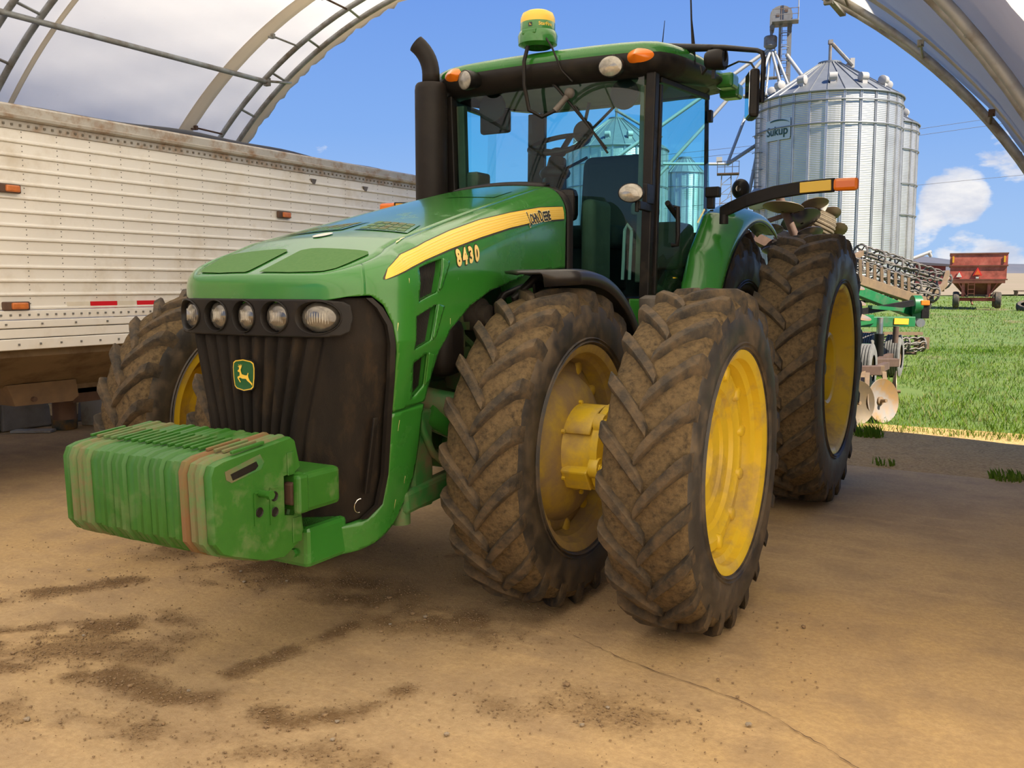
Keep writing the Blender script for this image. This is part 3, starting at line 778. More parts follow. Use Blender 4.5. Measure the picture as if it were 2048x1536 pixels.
for x, sg, a0 in ((.74, 1, .05), (1.435, 1, .11), (-1.435, -1, .1)):
    s = sg; outer = abs(x) > 1
    wheel('tire', x, YR, RR, RW, RB, None, NLR, sg, a0)
    disc = [(.53, -s * .04), (.50, -s * .02), (.46, -s * .05), (.38, -s * .07), (.30, -s * .075), (.29, -s * .06), (.262, s * .13), (.250, s * .14), (.236, s * .13), (.232, -s * .12), (.08, -s * .12)]
    ro = rim(x, YR, RR, RW, RB, disc, 'yellow' if outer else 'rust', s)
    rim_lugs(ro, 12, .535, -s * .0, .2)
ax = MB(); ax.cyl((.2, YR, RR), (1.55, YR, RR), .075, 24); ax.cyl((-.2, YR, RR), (-1.55, YR, RR), .075, 24); ax.box((0, YR, RR), (.9, .6, .55))
ax.build('rear_axle', 'green_dark', T, smooth=40, bevel=.03)

# ---- hood surfaces
ZTP = [(-1.35, 1.585), (-1.15, 1.66), (-.97, 1.73), (-.78, 1.80), (0, 1.995), (.4, 2.09), (.8, 2.18), (1.0, 2.2)]
def zt(y): return float(np.interp(y, [a for a, b in ZTP], [b for a, b in ZTP]))
def w0(y): return .60 - .073 * (max(y, -.9) + .9)
def tap(z): return float(np.interp(z, [.45, .6, 1.0, 1.35], [.17, .15, .09, 0]))
HR = .30
def corner(s, w, r):
    if s >= -.9: return w - HR + r, s
    a = (-.9 - s) / HR
    if a <= PI / 2: x = w - HR + r * math.cos(a); y = -.9 - r * math.sin(a); k = math.sin(a)
    else: x = (w - HR) * (1 - (a - PI / 2) * HR / .3); y = -.9 - r; k = 1.
    return x, y - .06 * (1 - (x / .6) ** 2) * k
def rimline(s):
    k = min(1, max(0, (-.9 - s) / .4)); rx = .16 - .13 * k; rz = .18 - .125 * k
    x, y = corner(s, w0(s), HR - rx)
    return x, y, zt(y) - .02 * (x / (w0(y) - .16)) ** 2, rx, rz
def side(s, z, off=0.):
    x, y, zp, rx, rz = rimline(s)
    q = min(1, max(0, (z - (zp - rz)) / rz)); dx = rx * (1 - math.sqrt(1 - q * q))
    x, y = corner(s, w0(s) - tap(z), HR - dx + off)
    return (x, y, z)
def v2z(s, v):
    zp, rz = rimline(s)[2], rimline(s)[4]; z = v if v <= 1.3 else 1.3 + (v - 1.3) * (zp - 1.3) / .9
    return z if z <= zp - rz else zp - rz + rz * math.sin(min(1, (z - zp + rz) / rz) * PI / 2)
def z2v(s, z):
    zp, rz = rimline(s)[2], rimline(s)[4]
    if z > zp - rz: z = zp - rz + rz * 2 / PI * math.asin(min(1, (z - zp + rz) / rz))
    return z if z <= 1.3 else 1.3 + (z - 1.3) * .9 / (zp - 1.3)
def V_(poly): return [(s, z2v(s, z)) for s, z in poly]
def top(x, y, off=0.): return (x, y, zt(y) - .02 * (x / (w0(y) - .16)) ** 2 + off)
SC = -.9 - .3 * PI / 2 - .3     # s at the centre line of the nose
topline = [(s, rimline(s)[2]) for s in np.linspace(.78, SC, 60)]
lip = [(SC, 1.505), (-1.37, 1.515), (-1.2, 1.535), (-1.11, 1.54), (-1.06, 1.5), (-1.02, 1.42), (-1.005, 1.34), (-.975, 1.19), (-.952, 1.045)]
arch = [(-.71, 1.065), (-.705, 1.14), (-.68, 1.27), (-.60, 1.38), (-.41, 1.485), (-.2, 1.555), (.08, 1.605), (.30, 1.655), (.76, 1.68)]
V1 = [(-.84, 1.655), (-.65, 1.70), (-.71, 1.55), (-.865, 1.51)]
V2 = [(-.885, 1.45), (-.71, 1.50), (-.765, 1.34), (-.89, 1.305)]
V3 = [(-.875, 1.25), (-.77, 1.29), (-.745, 1.14), (-.825, 1.085)]
rows = []
for s in np.linspace(.78, SC, 150):
    xr, yr, zr, _, _ = rimline(s)
    rows.append([(xr * q, yr, zr if abs(q) == 1 else top(xr * q, yr)[2]) for q in np.linspace(-1, 1, 25)])
hood = MB().grid(rows).build('hood', 'green', T, smooth=180, solid=.012)
def nose():
    npoly = [(-1.13, 2.2), (SC, 2.2)] + V_([(SC, 1.505), (-1.37, 1.515), (-1.2, 1.535), (-1.13, 1.54)])
    A_ = patch(npoly, [], .0125, lambda u, v: side(u, v2z(u, v))); B_ = patch(npoly, [], .0125, lambda u, v: (lambda p: (-p[0], p[1], p[2]))(side(u, v2z(u, v))))
    A_.add(B_.v, [tuple(reversed(q)) for q in B_.f]); A_.build('hood_nose', 'green', T, smooth=180, solid=.012)
nose()
topline = [(s, rimline(s)[2]) for s in np.linspace(.78, -1.135, 50)]
lip = [(-1.135, 1.54)] + lip[3:]
for sg in (1, -1):
    f = lambda u, v, o=0.: (lambda p: (sg * p[0], p[1], p[2]))(side(u, v, o))
    pb = patch([(.78, 2.2), (-1.135, 2.2)] + V_(lip + arch), [V_(V1), V_(V2), V_(V3)], .0125, lambda u, v: f(u, v2z(u, v)))
    if sg < 0: pb.f = [tuple(reversed(q)) for q in pb.f]
    panel = pb.build('side_panel', 'green', T, smooth=180, solid=.012, recalc=False)
    # vents: dark mesh behind and a raised surround
    for V in (V1, V2, V3):
        c = np.mean(V, 0); big = [tuple(c + (np.array(p) - c) * 1.15) for p in V]
        patch(big, [], .02, lambda u, v: f(u, v, -.035)).build('vent_mesh', 'black_mesh', panel, smooth=60)
        vb = MB()
        n_ = 15
        for i in range(1, n_):
            t_ = i / n_; a_ = np.array(V[0]) * (1 - t_) + np.array(V[1]) * t_; b_ = np.array(V[3]) * (1 - t_) + np.array(V[2]) * t_
            vb.tube([f(*a_, -.028), f(*b_, -.028)], .0011, 4)
        stuff(vb.build('vent_slat', 'exhaust', panel))
        # inner return of the opening
        rb_ = MB(); rb_.grid([[f(*p, 0), f(*p, -.034)] for p in V], close_u=True); rb_.build('vent_surround', 'green', panel, recalc=False)
        # rear chamfer
        ch = [V[1], V[2], (V[2][0] + .035, V[2][1] + .02), (V[1][0] + .055, V[1][1] - .01)]
        patch(ch, [], .01, lambda u, v: f(u, v, .004)).build('vent_flange', 'green', panel, smooth=60, solid=.004, offset=0)
    if sg > 0:
        st = [(-1.05, 1.612), (-1.045, 1.632), (-1.03, 1.648), (-1.0, 1.667), (-.96, 1.687), (-.91, 1.706), (-.7, 1.77), (-.47, 1.832), (-.18, 1.90), (.12, 1.955), (.45, 2.005), (.735, 2.03)]
        sb = [(-1.05, 1.605), (-1.02, 1.615), (-.97, 1.632), (-.78, 1.69), (-.56, 1.745), (-.27, 1.81), (.04, 1.872), (.4, 1.93), (.735, 1.96)]
        def lerp_line(L, u): return float(np.interp(u, [p[0] for p in L], [p[1] for p in L]))
        def strip(v0, v1, o, m, u0=-1.05, u1=.735, nm='stripe'):
            us = np.linspace(u0, u1, 80)
            return MB().grid([[f(u, lerp_line(sb, u) + (lerp_line(st, u) - lerp_line(sb, u)) * v0, o), f(u, lerp_line(sb, u) + (lerp_line(st, u) - lerp_line(sb, u)) * (v0 + v1) / 2, o), f(u, lerp_line(sb, u) + (lerp_line(st, u) - lerp_line(sb, u)) * v1, o)] for u in us]).build(nm, m, panel, smooth=180, recalc=False)
        strip(-.12, 1.05, .0015, 'decal_dark', nm='stripe_border', u0=-1.058, u1=.738)
        strip(0, 1, .003, 'decal')
        for k in range(5): strip(.14 + .165 * k, .17 + .165 * k, .0042, 'decal_line', -1.0, .735, 'stripe_line')
        # lettering
        def on_side(cu, cz, slope, o): return lambda x, y: f(cu + x, cz + y + slope * x, o)
        tf = on_side(.415, 1.956, .148, .006)
        def name_part(body, size, x0, o, m, bold):
            return text_mesh(body, size, lambda x, y: tf(x + x0, y - (0 if size > .11 else .006)) if o == 0 else on_side(.415, 1.956, .148, o)(x + x0, y - (0 if size > .11 else .006)), bold, 1., .70).build('lettering', m, panel, recalc=False)
        for o_, m_, bd in ((.0052, 'cream', .0065), (.0065, 'label_black', .0024)):
            g = on_side(.405, 1.952, .150, o_)
            for body, size, x0, dy in (('J', .080, -.130, .002), ('OHN', .068, -.066, -.006), ('D', .080, .016, .0), ('EERE', .068, .090, -.006)):
                text_mesh(body, size, lambda x, y: g(x + x0, y + dy), bd, .96, .66).build('lettering', m_, panel, recalc=False)
        for o_, m_, bd in ((.002, 'decal_dark', .0095), (.0035, 'decal_line', .0050)):
            g = on_side(-.425, 1.715, .145, o_)
            for ch_, x0 in zip('8430', (-.086, -.029, .029, .086)):
                text_mesh(ch_, .100, lambda x, y: g(x + x0, y), bd, 1., .82).build('numeral', m_, panel, recalc=False)
    # lower frame beside the grille
    low = [(-.952, 1.035), (-.93, .77), (-.945, .635), (-1.015, .58), (-1.1, .565), (-1.37, .57), (SC, .57), (SC, .47), (-1.37, .455), (-1.1, .445), (-1.04, .45), (-.96, .47), (-.84, .53), (-.77, .62), (-.72, .72), (-.705, .88), (-.71, 1.052)]
    lb = patch(low, [], .0125, f)
    if sg < 0: lb.f = [tuple(reversed(q)) for q in lb.f]
    lb.build('lower_frame', 'green', T, smooth=180, solid=.05, recalc=False)
    # black seal at the hood's rear edge
    zs_ = np.linspace(1.50, rimline(.79)[2], 20)
    MB().grid([[f(.785, z, .004), f(.85, z, .012), f(.86, z, -.05)] for z in zs_]).build('hood_seal', 'black', T, smooth=60, solid=.01)
xr = rimline(.785)[0]
MB().grid([[(x, .785, top(x, .785, .004)[2]), (x, .87, top(x, .85, .022)[2]), (x, .90, top(x, .85, -.03)[2])] for x in np.linspace(-xr, xr, 13)]).build('hood_seal', 'black', T, smooth=60, solid=.012)
# items on the hood top
def on_top(poly, o, step=.02): return patch(poly, [], step, lambda u, v: top(u, v, o))
pl = [(.036, -1.224), (.20, -1.220), (.30, -1.200), (.352, -1.185), (.385, -1.15), (.40, -1.10), (.425, -.98), (.40, -.955), (.36, -.948), (.125, -.94), (.075, -.945), (.036, -.97)]
on_top(pl, .005).build('hood_panel', 'green_panel', hood, smooth=60)
on_top([(-x, y) for x, y in pl], .005).build('hood_panel', 'green_panel', hood, smooth=60)
def vent_top(q):
    fr = on_top(q, .004).build('hood_vent', 'green', hood, smooth=60)
    b = MB(); c = np.mean(q, 0); q2 = [c + (np.array(p) - c) * .86 for p in q]
    def at_(u, v): return tuple((q2[0] * (1 - u) + q2[3] * u) * (1 - v) + (q2[1] * (1 - u) + q2[2] * u) * v)
    for i in range(5):
        for j in range(3):
            cs = [at_(u, v) for u, v in ((i / 5 + .015, j / 3 + .03), ((i + 1) / 5 - .015, j / 3 + .03), ((i + 1) / 5 - .015, (j + 1) / 3 - .03), (i / 5 + .015, (j + 1) / 3 - .03))]
            b.add([top(*p, .0055) for p in cs], [(0, 1, 2, 3)])
    stuff(b.build('vent_opening', 'green_dark', fr, recalc=False))
vent_top([(.035, -.61), (-.0 + .02, -.40), (.335, -.475), (.395, -.665)])
vent_top([(-.035, -.61), (-.02, -.40), (-.335, -.475), (-.395, -.665)])
on_top(ellipse(-.04, -.735, .045, .050, 20), .005, .006).build('hood_medallion', 'white_tool', hood, smooth=60)
on_top([(-.05, .30), (-.05, .54), (.255, .55), (.27, .30)], .003).build('hood_hatch', 'green', hood, smooth=60)
# a long groove down the hood and pale scuffs
for (s_, z_, du, dz) in ((-1.0, 1.41, .012, .05), (-.93, 1.60, .010, .03), (-.60, 1.42, .004, .04), (-.90, .98, .006, .07), (-.86, .62, .01, .06), (-.80, .72, .008, .05)):
    MB().grid([[side(s_ + du * t * .3 - .0015, z_ + dz * t * .7, .002), side(s_ + du * (t * .5 + .10 * random.random()), z_ + dz * t * .65, .002)] for t in np.linspace(-.5, .5, 5)]).build('paint_scuff', 'cream', T, recalc=False)
MB().grid([[top(.452 - .004 * i - .006 * (i % 2), -.83 + .02 * i, .004), top(.456 - .004 * i, -.825 + .02 * i, .004)] for i in range(5)]).build('paint_scuff', 'cream', T, recalc=False)

# ---- grille
def gr_off(s, z):
    o = -.030
    if s < -1.27 and z < 1.40:
        x = corner(s, .60, HR)[0]
        ph = (x / .072) % 1.0
        o += (.036 * min(1., 1.5 * (1 - abs(2 * ph - 1)))) * min(1, (-1.27 - s) / .05) * min(1, (1.40 - z) / .03)
    return o
GE = [(-1.11, 1.53), (-1.07, 1.49), (-1.03, 1.42), (-1.015, 1.34), (-.985, 1.19), (-.962, 1.04), (-.94, .77), (-.955, .64), (-1.02, .588), (-1.1, .572), (-1.37, .572)]
gp = [(SC, 1.53)] + GE + [(SC, .572)]
def gf(sg): return lambda u, v: (lambda p: (sg * p[0], p[1], p[2]))(side(u, v, gr_off(u, v)))
a_ = patch(gp, [], .009, gf(1)); b_ = patch(gp, [], .009, gf(-1))
a_.add(b_.v, [tuple(reversed(q)) for q in b_.f])
grille = a_.build('grille', 'black_grille', T, smooth=180, solid=.01)
# black rim of the grille opening
for sg in (1, -1):
    P_ = [[(lambda p: (sg * p[0], p[1], p[2]))(side(u + d, v, o)) for d, o in ((.0, -.012), (.004, .006), (-.02, .006), (-.024, -.012))] for u, v in GE[:9]]
    MB().grid(P_, close_v=True).build('grille_trim', 'black', grille, smooth=60)
    MB().beam((lambda p: (sg * p[0], p[1], p[2]))(side(-1.03, 1.03, .0)), (lambda p: (sg * p[0], p[1], p[2]))(side(-1.03, .70, .0)), .03, .012).build('grille_bar', 'black', grille, bevel=.004)
MB().tube([side(-1.05 - .02 * math.cos(t) - .01, .655 + .03 * math.sin(t), .012) for t in np.linspace(-1.7, 1.7, 9)], .003, 6).build('grille_latch', 'chrome', grille, smooth=60)
# lamp band with five lamps
def xs_to_s(x):
    x = abs(x)
    return SC + x if x <= .30 else -.9 - HR * math.acos(min(1, (x - .30) / HR))
zc = 1.452
band_poly = [(SC, 1.525), (-1.30, 1.525), (-1.21, 1.515), (-1.185, 1.50), (-1.178, 1.45), (-1.19, 1.395), (-1.22, 1.378), (-1.30, 1.372), (SC, 1.372)]
LX = (0., .168, .365)
LR = ((.062, .066), (.070, .066), (.088, .066))
holes = [ellipse(xs_to_s(x), zc, rx * .97, rz * .97, 36) for x, (rx, rz) in zip(LX[1:], LR[1:])]
holes.append([p for p in ellipse(SC, zc, LR[0][0], LR[0][1], 36) if p[0] >= SC - 1e-6])
hb0 = [(SC - .05, zc - LR[0][1])] + sorted([p for p in holes[2]], key=lambda p: p[1]) + [(SC - .05, zc + LR[0][1])]
holes[2] = hb0
for sg in (1, -1):
    pb = patch(band_poly, holes, .006, lambda u, v: (lambda p: (sg * p[0], p[1], p[2]))(side(u, v, .022)))
    if sg < 0: pb.f = [tuple(reversed(q)) for q in pb.f]
    pb.build('lamp_band', 'black', T, smooth=60, solid=.035, recalc=False)
def headlight(x, rx, rz, sg, twin):
    s_ = xs_to_s(x)
    def g(u, v, o): p = side(max(SC, s_ + u) if x > 0 else SC + abs(u), zc + v, o); return ((sg if x > 0 else (1 if u >= 0 else -1)) * p[0], p[1], p[2])
    rings = lambda lst: MB().grid([[g(rx * k * math.cos(t), rz * k * math.sin(t), o) for k, o in lst] for t in [2 * PI * i / 40 for i in range(40)]], close_u=True)
    lens = rings([(.95, -.012), (.90, .000), (.7, .010), (.35, .016), (.02, .018)]).build('headlight', 'head_lens', T, smooth=180)
    rings([(1.03, .022), (1.01, .030), (.975, .028), (.95, .008), (.93, -.02)]).build('lamp_bezel', 'black', lens, smooth=180)
    rings([(.95, -.018), (.85, -.024)]).build('lamp_reflector', 'chrome', lens, smooth=180)
    rb = MB()
    for i in range(-6, 7):
        u = i / 7 * .78 * rx; h = rz * .74 * math.sqrt(1 - (i / 7) ** 2)
        rb.grid([[g(u - .0022, h * q, .018 - .019 * max(abs(i) / 7, abs(q)) ** 2), g(u, h * q, .0205 - .019 * max(abs(i) / 7, abs(q)) ** 2), g(u + .0022, h * q, .018 - .019 * max(abs(i) / 7, abs(q)) ** 2)] for q in np.linspace(-.9, .9, 7)])
    stuff(rb.build('lens_rib', 'lens', lens, smooth=60, recalc=False))
headlight(0., *LR[0], 1, 0)
for sg in (1, -1):
    headlight(LX[1], *LR[1], sg, 0); headlight(LX[2], *LR[2], sg, 0)
# badge with leaping deer
yb = side(SC, 1.21, .02)[1] - .008
BD = [(-.058, .052), (-.045, .060), (0, .066), (.045, .060), (.058, .052), (.062, .03), (.060, -.01), (.054, -.048), (.042, -.058), (0, -.066), (-.042, -.058), (-.054, -.048), (-.060, -.01), (-.062, .03)]
def bf(o): return lambda x, y: (x, yb - o - (1 - (x / .08) ** 2) * .004, 1.207 + y)
badge = MB().prism([(x * 1.06, y * 1.06) for x, y in BD], bf(-.012), bf(0)).build('badge', 'black', T)
MB().flat(BD, bf(.001)).build('badge_border', 'decal', badge, recalc=False)
MB().flat([(x * .92, y * .93) for x, y in BD], bf(.002)).build('badge_field', 'green_field', badge, recalc=False)
DEER = [(-.032, .022), (-.024, .027), (-.022, .036), (-.031, .042), (-.021, .041), (-.027, .052), (-.017, .043), (-.014, .054), (-.011, .043), (-.005, .052), (-.007, .040), (-.011, .032), (-.014, .026), (-.012, .018), (-.007, .006), (.012, .002), (.022, .003), (.027, .014), (.031, .013), (.028, .002), (.030, -.008), (.036, -.020), (.050, -.034), (.048, -.044), (.040, -.034), (.022, -.022), (.016, -.014), (-.006, -.014), (-.016, -.010), (-.026, -.012), (-.014, -.030), (-.019, -.032), (-.034, -.012), (-.032, -.006), (-.020, -.001), (-.020, .014), (-.030, .017)]
MB().flat([(x, y * .92 - .002) for x, y in DEER], bf(.003)).build('badge_deer', 'decal', badge, recalc=False)

# ---- nose weights
WX = .41; NW = 20; WT = 2 * WX / NW
WP = [(-1.45, 1.005), (-1.428, .990), (-1.40, .885), (-1.425, .868), (-1.49, .862), (-1.49, .700), (-1.44, .690), (-1.428, .72), (-1.40, .705), (-1.39, .62), (-1.42, .575), (-1.50, .535), (-1.60, .545), (-1.76, .60), (-1.815, .625), (-1.85, .67), (-1.858, .92), (-1.842, .955), (-1.80, .968)]
WPI = [(y, z) for y, z in WP]
def weight(i, m, proud):
    x0 = -WX + i * WT; x1 = x0 + WT
    b = MB(); e = .010
    n = len(WP)
    c = np.array([(-1.64), .78])
    def inset(p, k): d = c - np.array(p); L = np.hypot(*d); return tuple(np.array(p) + d / L * k)
    rings = [[(x0 + .0005, *inset(p, e)) for p in WP], [(x0 + e, *inset(p, -proud)) for p in WP], [(x1 - e, *inset(p, -proud)) for p in WP], [(x1 - .0005, *inset(p, e)) for p in WP]]
    b.grid(rings, close_v=True)
    tri = geometry.tessellate_polygon([[Vector((p[1], p[2], 0)) for p in rings[0]]])
    b.f += [tuple(t) for t in tri] + [tuple(3 * n + q for q in reversed(t)) for t in tri]; b.m += [0] * (2 * len(tri))
    return b.build('suitcase_weight', m, T, smooth=30)
ws = []
for i in range(NW):
    m = 'green_cast'
    if i in (2, 3): m = 'green_cast_dusty'
    if i == 16: m = 'green_cast_rusty'
    if i in (1, 17, 18): m = 'green_cast_dusty'
    o = weight(i, m, [0, .004, -.002, .003, -.004][i % 5]); ws.append(o)
    # hand grip rib along the top
    r_ = MB(); r_.beam((-WX + (i + .5) * WT, -1.74, .984), (-WX + (i + .5) * WT, -1.58, .998), .014, .012); r_.build('grip_rib', m, o, bevel=.003)
ws[16]['label'] = 'rust-stained green suitcase weight'; ws[2]['label'] = 'dusty faded suitcase weight'
last = ws[-1]; xf = WX
fx = lambda o: (lambda y, z: (xf + o, y, z))
MB().prism([(-1.79, .925), (-1.62, .962), (-1.60, .930), (-1.615, .905), (-1.76, .880), (-1.785, .895)], fx(-.01), fx(.0015)).build('hand_slot', 'green_dark', last)
MB().prism([(-1.765, .912), (-1.64, .938), (-1.63, .92), (-1.645, .908), (-1.755, .888)], fx(.0), fx(.0025)).build('hand_slot', 'black', last)
for (y0, y1, z0, z1) in ((-1.655, -1.60, .70, .82), (-1.575, -1.53, .685, .825)):
    b = MB(); b.box((xf + .002, y0, (z0 + z1) / 2), (.006, .006, z1 - z0)); b.box((xf + .002, (y0 + y1) / 2, z1), (.006, y1 - y0, .006)); b.build('cast_rib', 'green_cast', last)
for y, z in ((-1.63, .745), (-1.552, .79), (-1.552, .73)):
    b = MB(); b.lathe([(.0, .001), (.013, .001), (.017, .004), (.019, .002)], 20, c=(xf, y, z)); b.build('weight_hole', 'black', last)
b = MB(); b.cyl((xf - .01, -1.625, .815), (xf + .05, -1.625, .815), .014, 12); b.cyl((xf + .045, -1.625, .815), (xf + .06, -1.625, .815), .018, 6); b.build('tie_bolt', 'green_cast', last, smooth=40)
for y, z, h, d in ((-1.435, .635, .10, .05), (-1.46, .90, .09, .04)): MB().box((xf + .002, y, z), (.005, d, h)).build('cast_rib', 'green_cast', last, bevel=.003)
# bracket carrying the weights: hook beam and base block
b = MB()
b.box((0, -1.345, .785), (.94, .21, .155)); wb = b.build('weight_bracket', 'green_cast', T, bevel=.02)
MB().box((.455, -1.455, .785), (.035, .06, .15)).build('hook_lip', 'green_cast', wb, bevel=.012)
MB().box((.40, -1.43, .78), (.05, .08, .09)).build('hook_recess', 'rust', wb, bevel=.01)
b = MB(); b.box((0, -1.21, .525), (.74, .25, .17)); b.box((0, -1.05, .53), (.70, .5, .14)); b.build('front_support', 'green', T, bevel=.02)
for z in (.50, .585): MB().cyl((.30, -1.35, z), (.30, -1.33, z), .018, 6).build('support_bolt', 'green', T)

# ---- chassis under the hood
eng = MB(); eng.box((0, .25, 1.28), (.52, 1.7, .62)); eng.build('engine_block', 'green_dark', T, bevel=.03)
b = MB(); b.box((.24, .0, .98), (.10, 2.2, .26)); b.box((-.24, .0, .98), (.10, 2.2, .26)); b.build('frame_rail', 'green_dark', T, bevel=.015)
b = MB(); b.box((.33, -.42, 1.0), (.04, .20, .12)); b.build('frame_bracket', 'green_dark', T, bevel=.01)
for y, z in ((-.46, 1.03), (-.46, .97), (-.38, 1.03), (-.38, .97)): MB().cyl((.35, y, z), (.362, y, z), .01, 8).build('frame_bolt', 'green_dark', T)
b = MB(); b.box((.42, -.42, 1.29), (.16, .20, .28)); tank = b.build('fluid_tank', 'exhaust', T, bevel=.06, smooth=60)
MB().cyl((.42, -.42, 1.43), (.42, -.42, 1.46), .03, 14).build('tank_cap', 'black', tank, smooth=40)
b = MB()
for y in (-.28, -.21): b.tube([(.36, y, 1.52), (.38, y, 1.38), (.38, y + .01, 1.26)], .022, 8)
b.box((.37, -.245, 1.25), (.08, .15, .05)); b.box((.37, -.245, 1.38), (.08, .15, .04)); b.box((.34, -.24, 1.52), (.12, .2, .06)); b.build('fuel_rail', 'green_dark', T, smooth=40)
b = MB(); b.cyl((.28, -.06, 1.43), (.42, -.06, 1.43), .085, 18); b.cyl((.42, -.06, 1.43), (.46, -.06, 1.43), .055, 18); b.build('alternator', 'grey_steel', T, smooth=40)
MB().tube([(.52, .46, 1.62), (.52, .132, 1.562), (.52, -.023, 1.530), (.515, -.083, 1.478), (.51, -.073, 1.407), (.50, -.03, 1.32)], .018, 10).build('intake_hose', 'black', T, smooth=60)
MB().sphere((.44, -.08, 1.27), .045, 8, (1, 1, 1.3)).build('oil_filter', 'red_part', T, smooth=60)
b = MB(); b.tube([(.36, -.22, 1.36), (.42, -.02, 1.20)], .018, 8); b.beam((.28, -.2, 1.12), (.5, .12, 1.0), .02, .10); b.build('side_brace', 'green_dark', T)
MB().prism([(.22, 1.40), (.86, 1.36), (.86, 1.68), (.30, 1.66), (.12, 1.60)], lambda y, z: (.43, y, z), lambda y, z: (.41, y, z)).build('cowl_panel', 'green', T)
# front axle, knuckles, steering cylinder, hoses
b = MB(); b.box((0, 0, .74), (1.0, .26, .22)); b.cyl((-.70, 0, .785), (.70, 0, .785), .12, 20); b.box((0, .0, .86), (.42, .5, .26)); b.build('front_axle', 'green_dark', T, smooth=40, bevel=.02)
for s in (1, -1):
    b = MB(); b.cyl((s * .58, 0, .55), (s * .58, 0, 1.02), .10, 18); b.box((s * .52, -.05, .98), (.2, .26, .10)); b.build('steering_knuckle', 'green_dark', T, smooth=40, bevel=.015)
    b = MB(); b.tube([(s * .40, -.55, .98), (s * .52, -.18, .80)], .062, 16); b.tube([(s * .50, -.25, .835), (s * .60, -.02, .72)], .032, 12); b.build('suspension_cylinder', 'green', T, smooth=50)
    MB().cyl((s * .34, -.52, 1.04), (s * .50, -.42, 1.00), .07, 16).build('cylinder_pivot', 'green_dark', T, smooth=50)
    MB().beam((s * .42, -.78, .60), (s * .44, -.18, .66), .07, .11).build('lower_arm', 'green_dark', T, bevel=.02)
    MB().box((s * .36, -.62, .78), (.16, .16, .46)).build('frame_upright', 'green_dark', T, bevel=.015)
    MB().cyl((s * .40, -.75, .50), (s * .40, -.75, .64), .045, 12).build('arm_pivot', 'green_dark', T, smooth=40)
MB().tube([(.44, -.66, 1.02), (.45, -.64, .92), (.45, -.56, .80), (.46, -.42, .70), (.50, -.25, .66)], .018, 10).build('hydraulic_hose', 'green_dark', T, smooth=60)
b = MB()
q0 = Vector((.476, -.44, .965)); dx = Vector((.10, .32, -.155)).normalized(); up_ = Vector((0, .35, .9)).normalized()
cyl_lab = MB().add([q0 + dx * a + up_ * c for a, c in ((-.03, -.03), (.05, -.03), (.05, .03), (-.03, .03))], [(0, 1, 2, 3)]).build('warning_label', 'label_yellow', T, recalc=False)
MB().add([q0 + dx * a + up_ * c + Vector((.0015, -.0015, 0)) for a, c in ((-.024, -.026), (.044, -.026), (.044, .006), (-.024, .006))], [(0, 1, 2, 3)]).build('label_text_block', 'label_black', cyl_lab, recalc=False)
b = MB(); b.box((0, 1.9, 1.05), (.75, 1.6, .62)); b.build('transmission_case', 'green_dark', T, bevel=.04)
b = MB(); b.cyl((.82, 1.32, 1.10), (.82, 1.32, 1.44), .085, 20); b.lathe([(.095, 1.44), (.098, 1.47), (.098, 1.50), (.06, 1.52), (0, 1.52)], 20, 'Z', c=(.82, 1.32, 0)); b.lathe([(.089, 1.33), (.093, 1.34), (.089, 1.35)], 20, 'Z', c=(.82, 1.32, 0)); b.build('air_canister', 'grey_steel', T, smooth=40)

# ---- front fenders
for s in (1, -1):
    P_ = []
    for i in range(33):
        t = i / 32; a = math.radians(-17 + 77 * t)
        rr_ = .868 + .03 * max(0, (.30 - t) / .30) ** 1.6
        row = []
        for xx, dr in ((.60, -.006), (.66, 0), (.96, 0), (.99, -.010), (1.0, -.03), (.996, -.075)):
            tip = 1. if t > .08 else t / .08
            row.append((s * (.8 + (xx - .8) * (.35 + .65 * tip)), (rr_ + dr) * math.sin(a), .785 + (rr_ + dr) * math.cos(a)))
        P_.append(row)
    fo = MB().grid(P_).build('front_fender', 'fender_black', T, smooth=50, solid=.012)
    MB().tube([(s * .60, .02, .95), (s * .62, .0, 1.25), (s * .62, -.03, 1.42), (s * .64, -.12, 1.52), (s * .70, -.02, 1.62), (s * .78, .1, 1.64)], .020, 10).build('fender_bracket', 'black', fo, smooth=60)
    MB().prism([(.22, 1.25), (.55, 1.15), (.55, 1.56), (.3, 1.63), (.16, 1.62)], lambda y, z: (s * .60, y, z), lambda y, z: (s * .585, y, z)).build('fender_skirt', 'fender_black', fo)
# ---- exhaust stack
EXX, EXY = -.825, 1.30
b = MB(); b.lathe([(.060, 2.0), (.108, 2.03), (.112, 2.06), (.112, 2.91), (.108, 2.94), (.098, 2.955), (.062, 2.96)], 32, 'Z', c=(EXX, EXY, 0))
ex = b.build('exhaust_muffler', 'exhaust', T, smooth=40)
pp = [(EXX, EXY, 2.95), (EXX, EXY, 3.02)]
for i in range(1, 8):
    a = i / 7 * math.radians(52); R_ = .26
    dx_ = -(1 - math.cos(a)) * R_; pp.append((EXX + dx_ * .9, EXY - dx_ * -.45, 3.02 + math.sin(a) * R_))
q = MB(); q.tube(pp, .060, 24, caps=False); q.build('exhaust_pipe', 'exhaust', ex, smooth=60, solid=.004)
MB().cyl((EXX, EXY, 1.95), (EXX, EXY, 2.03), .10, 24).build('exhaust_clamp', 'grey_steel', ex, smooth=40)

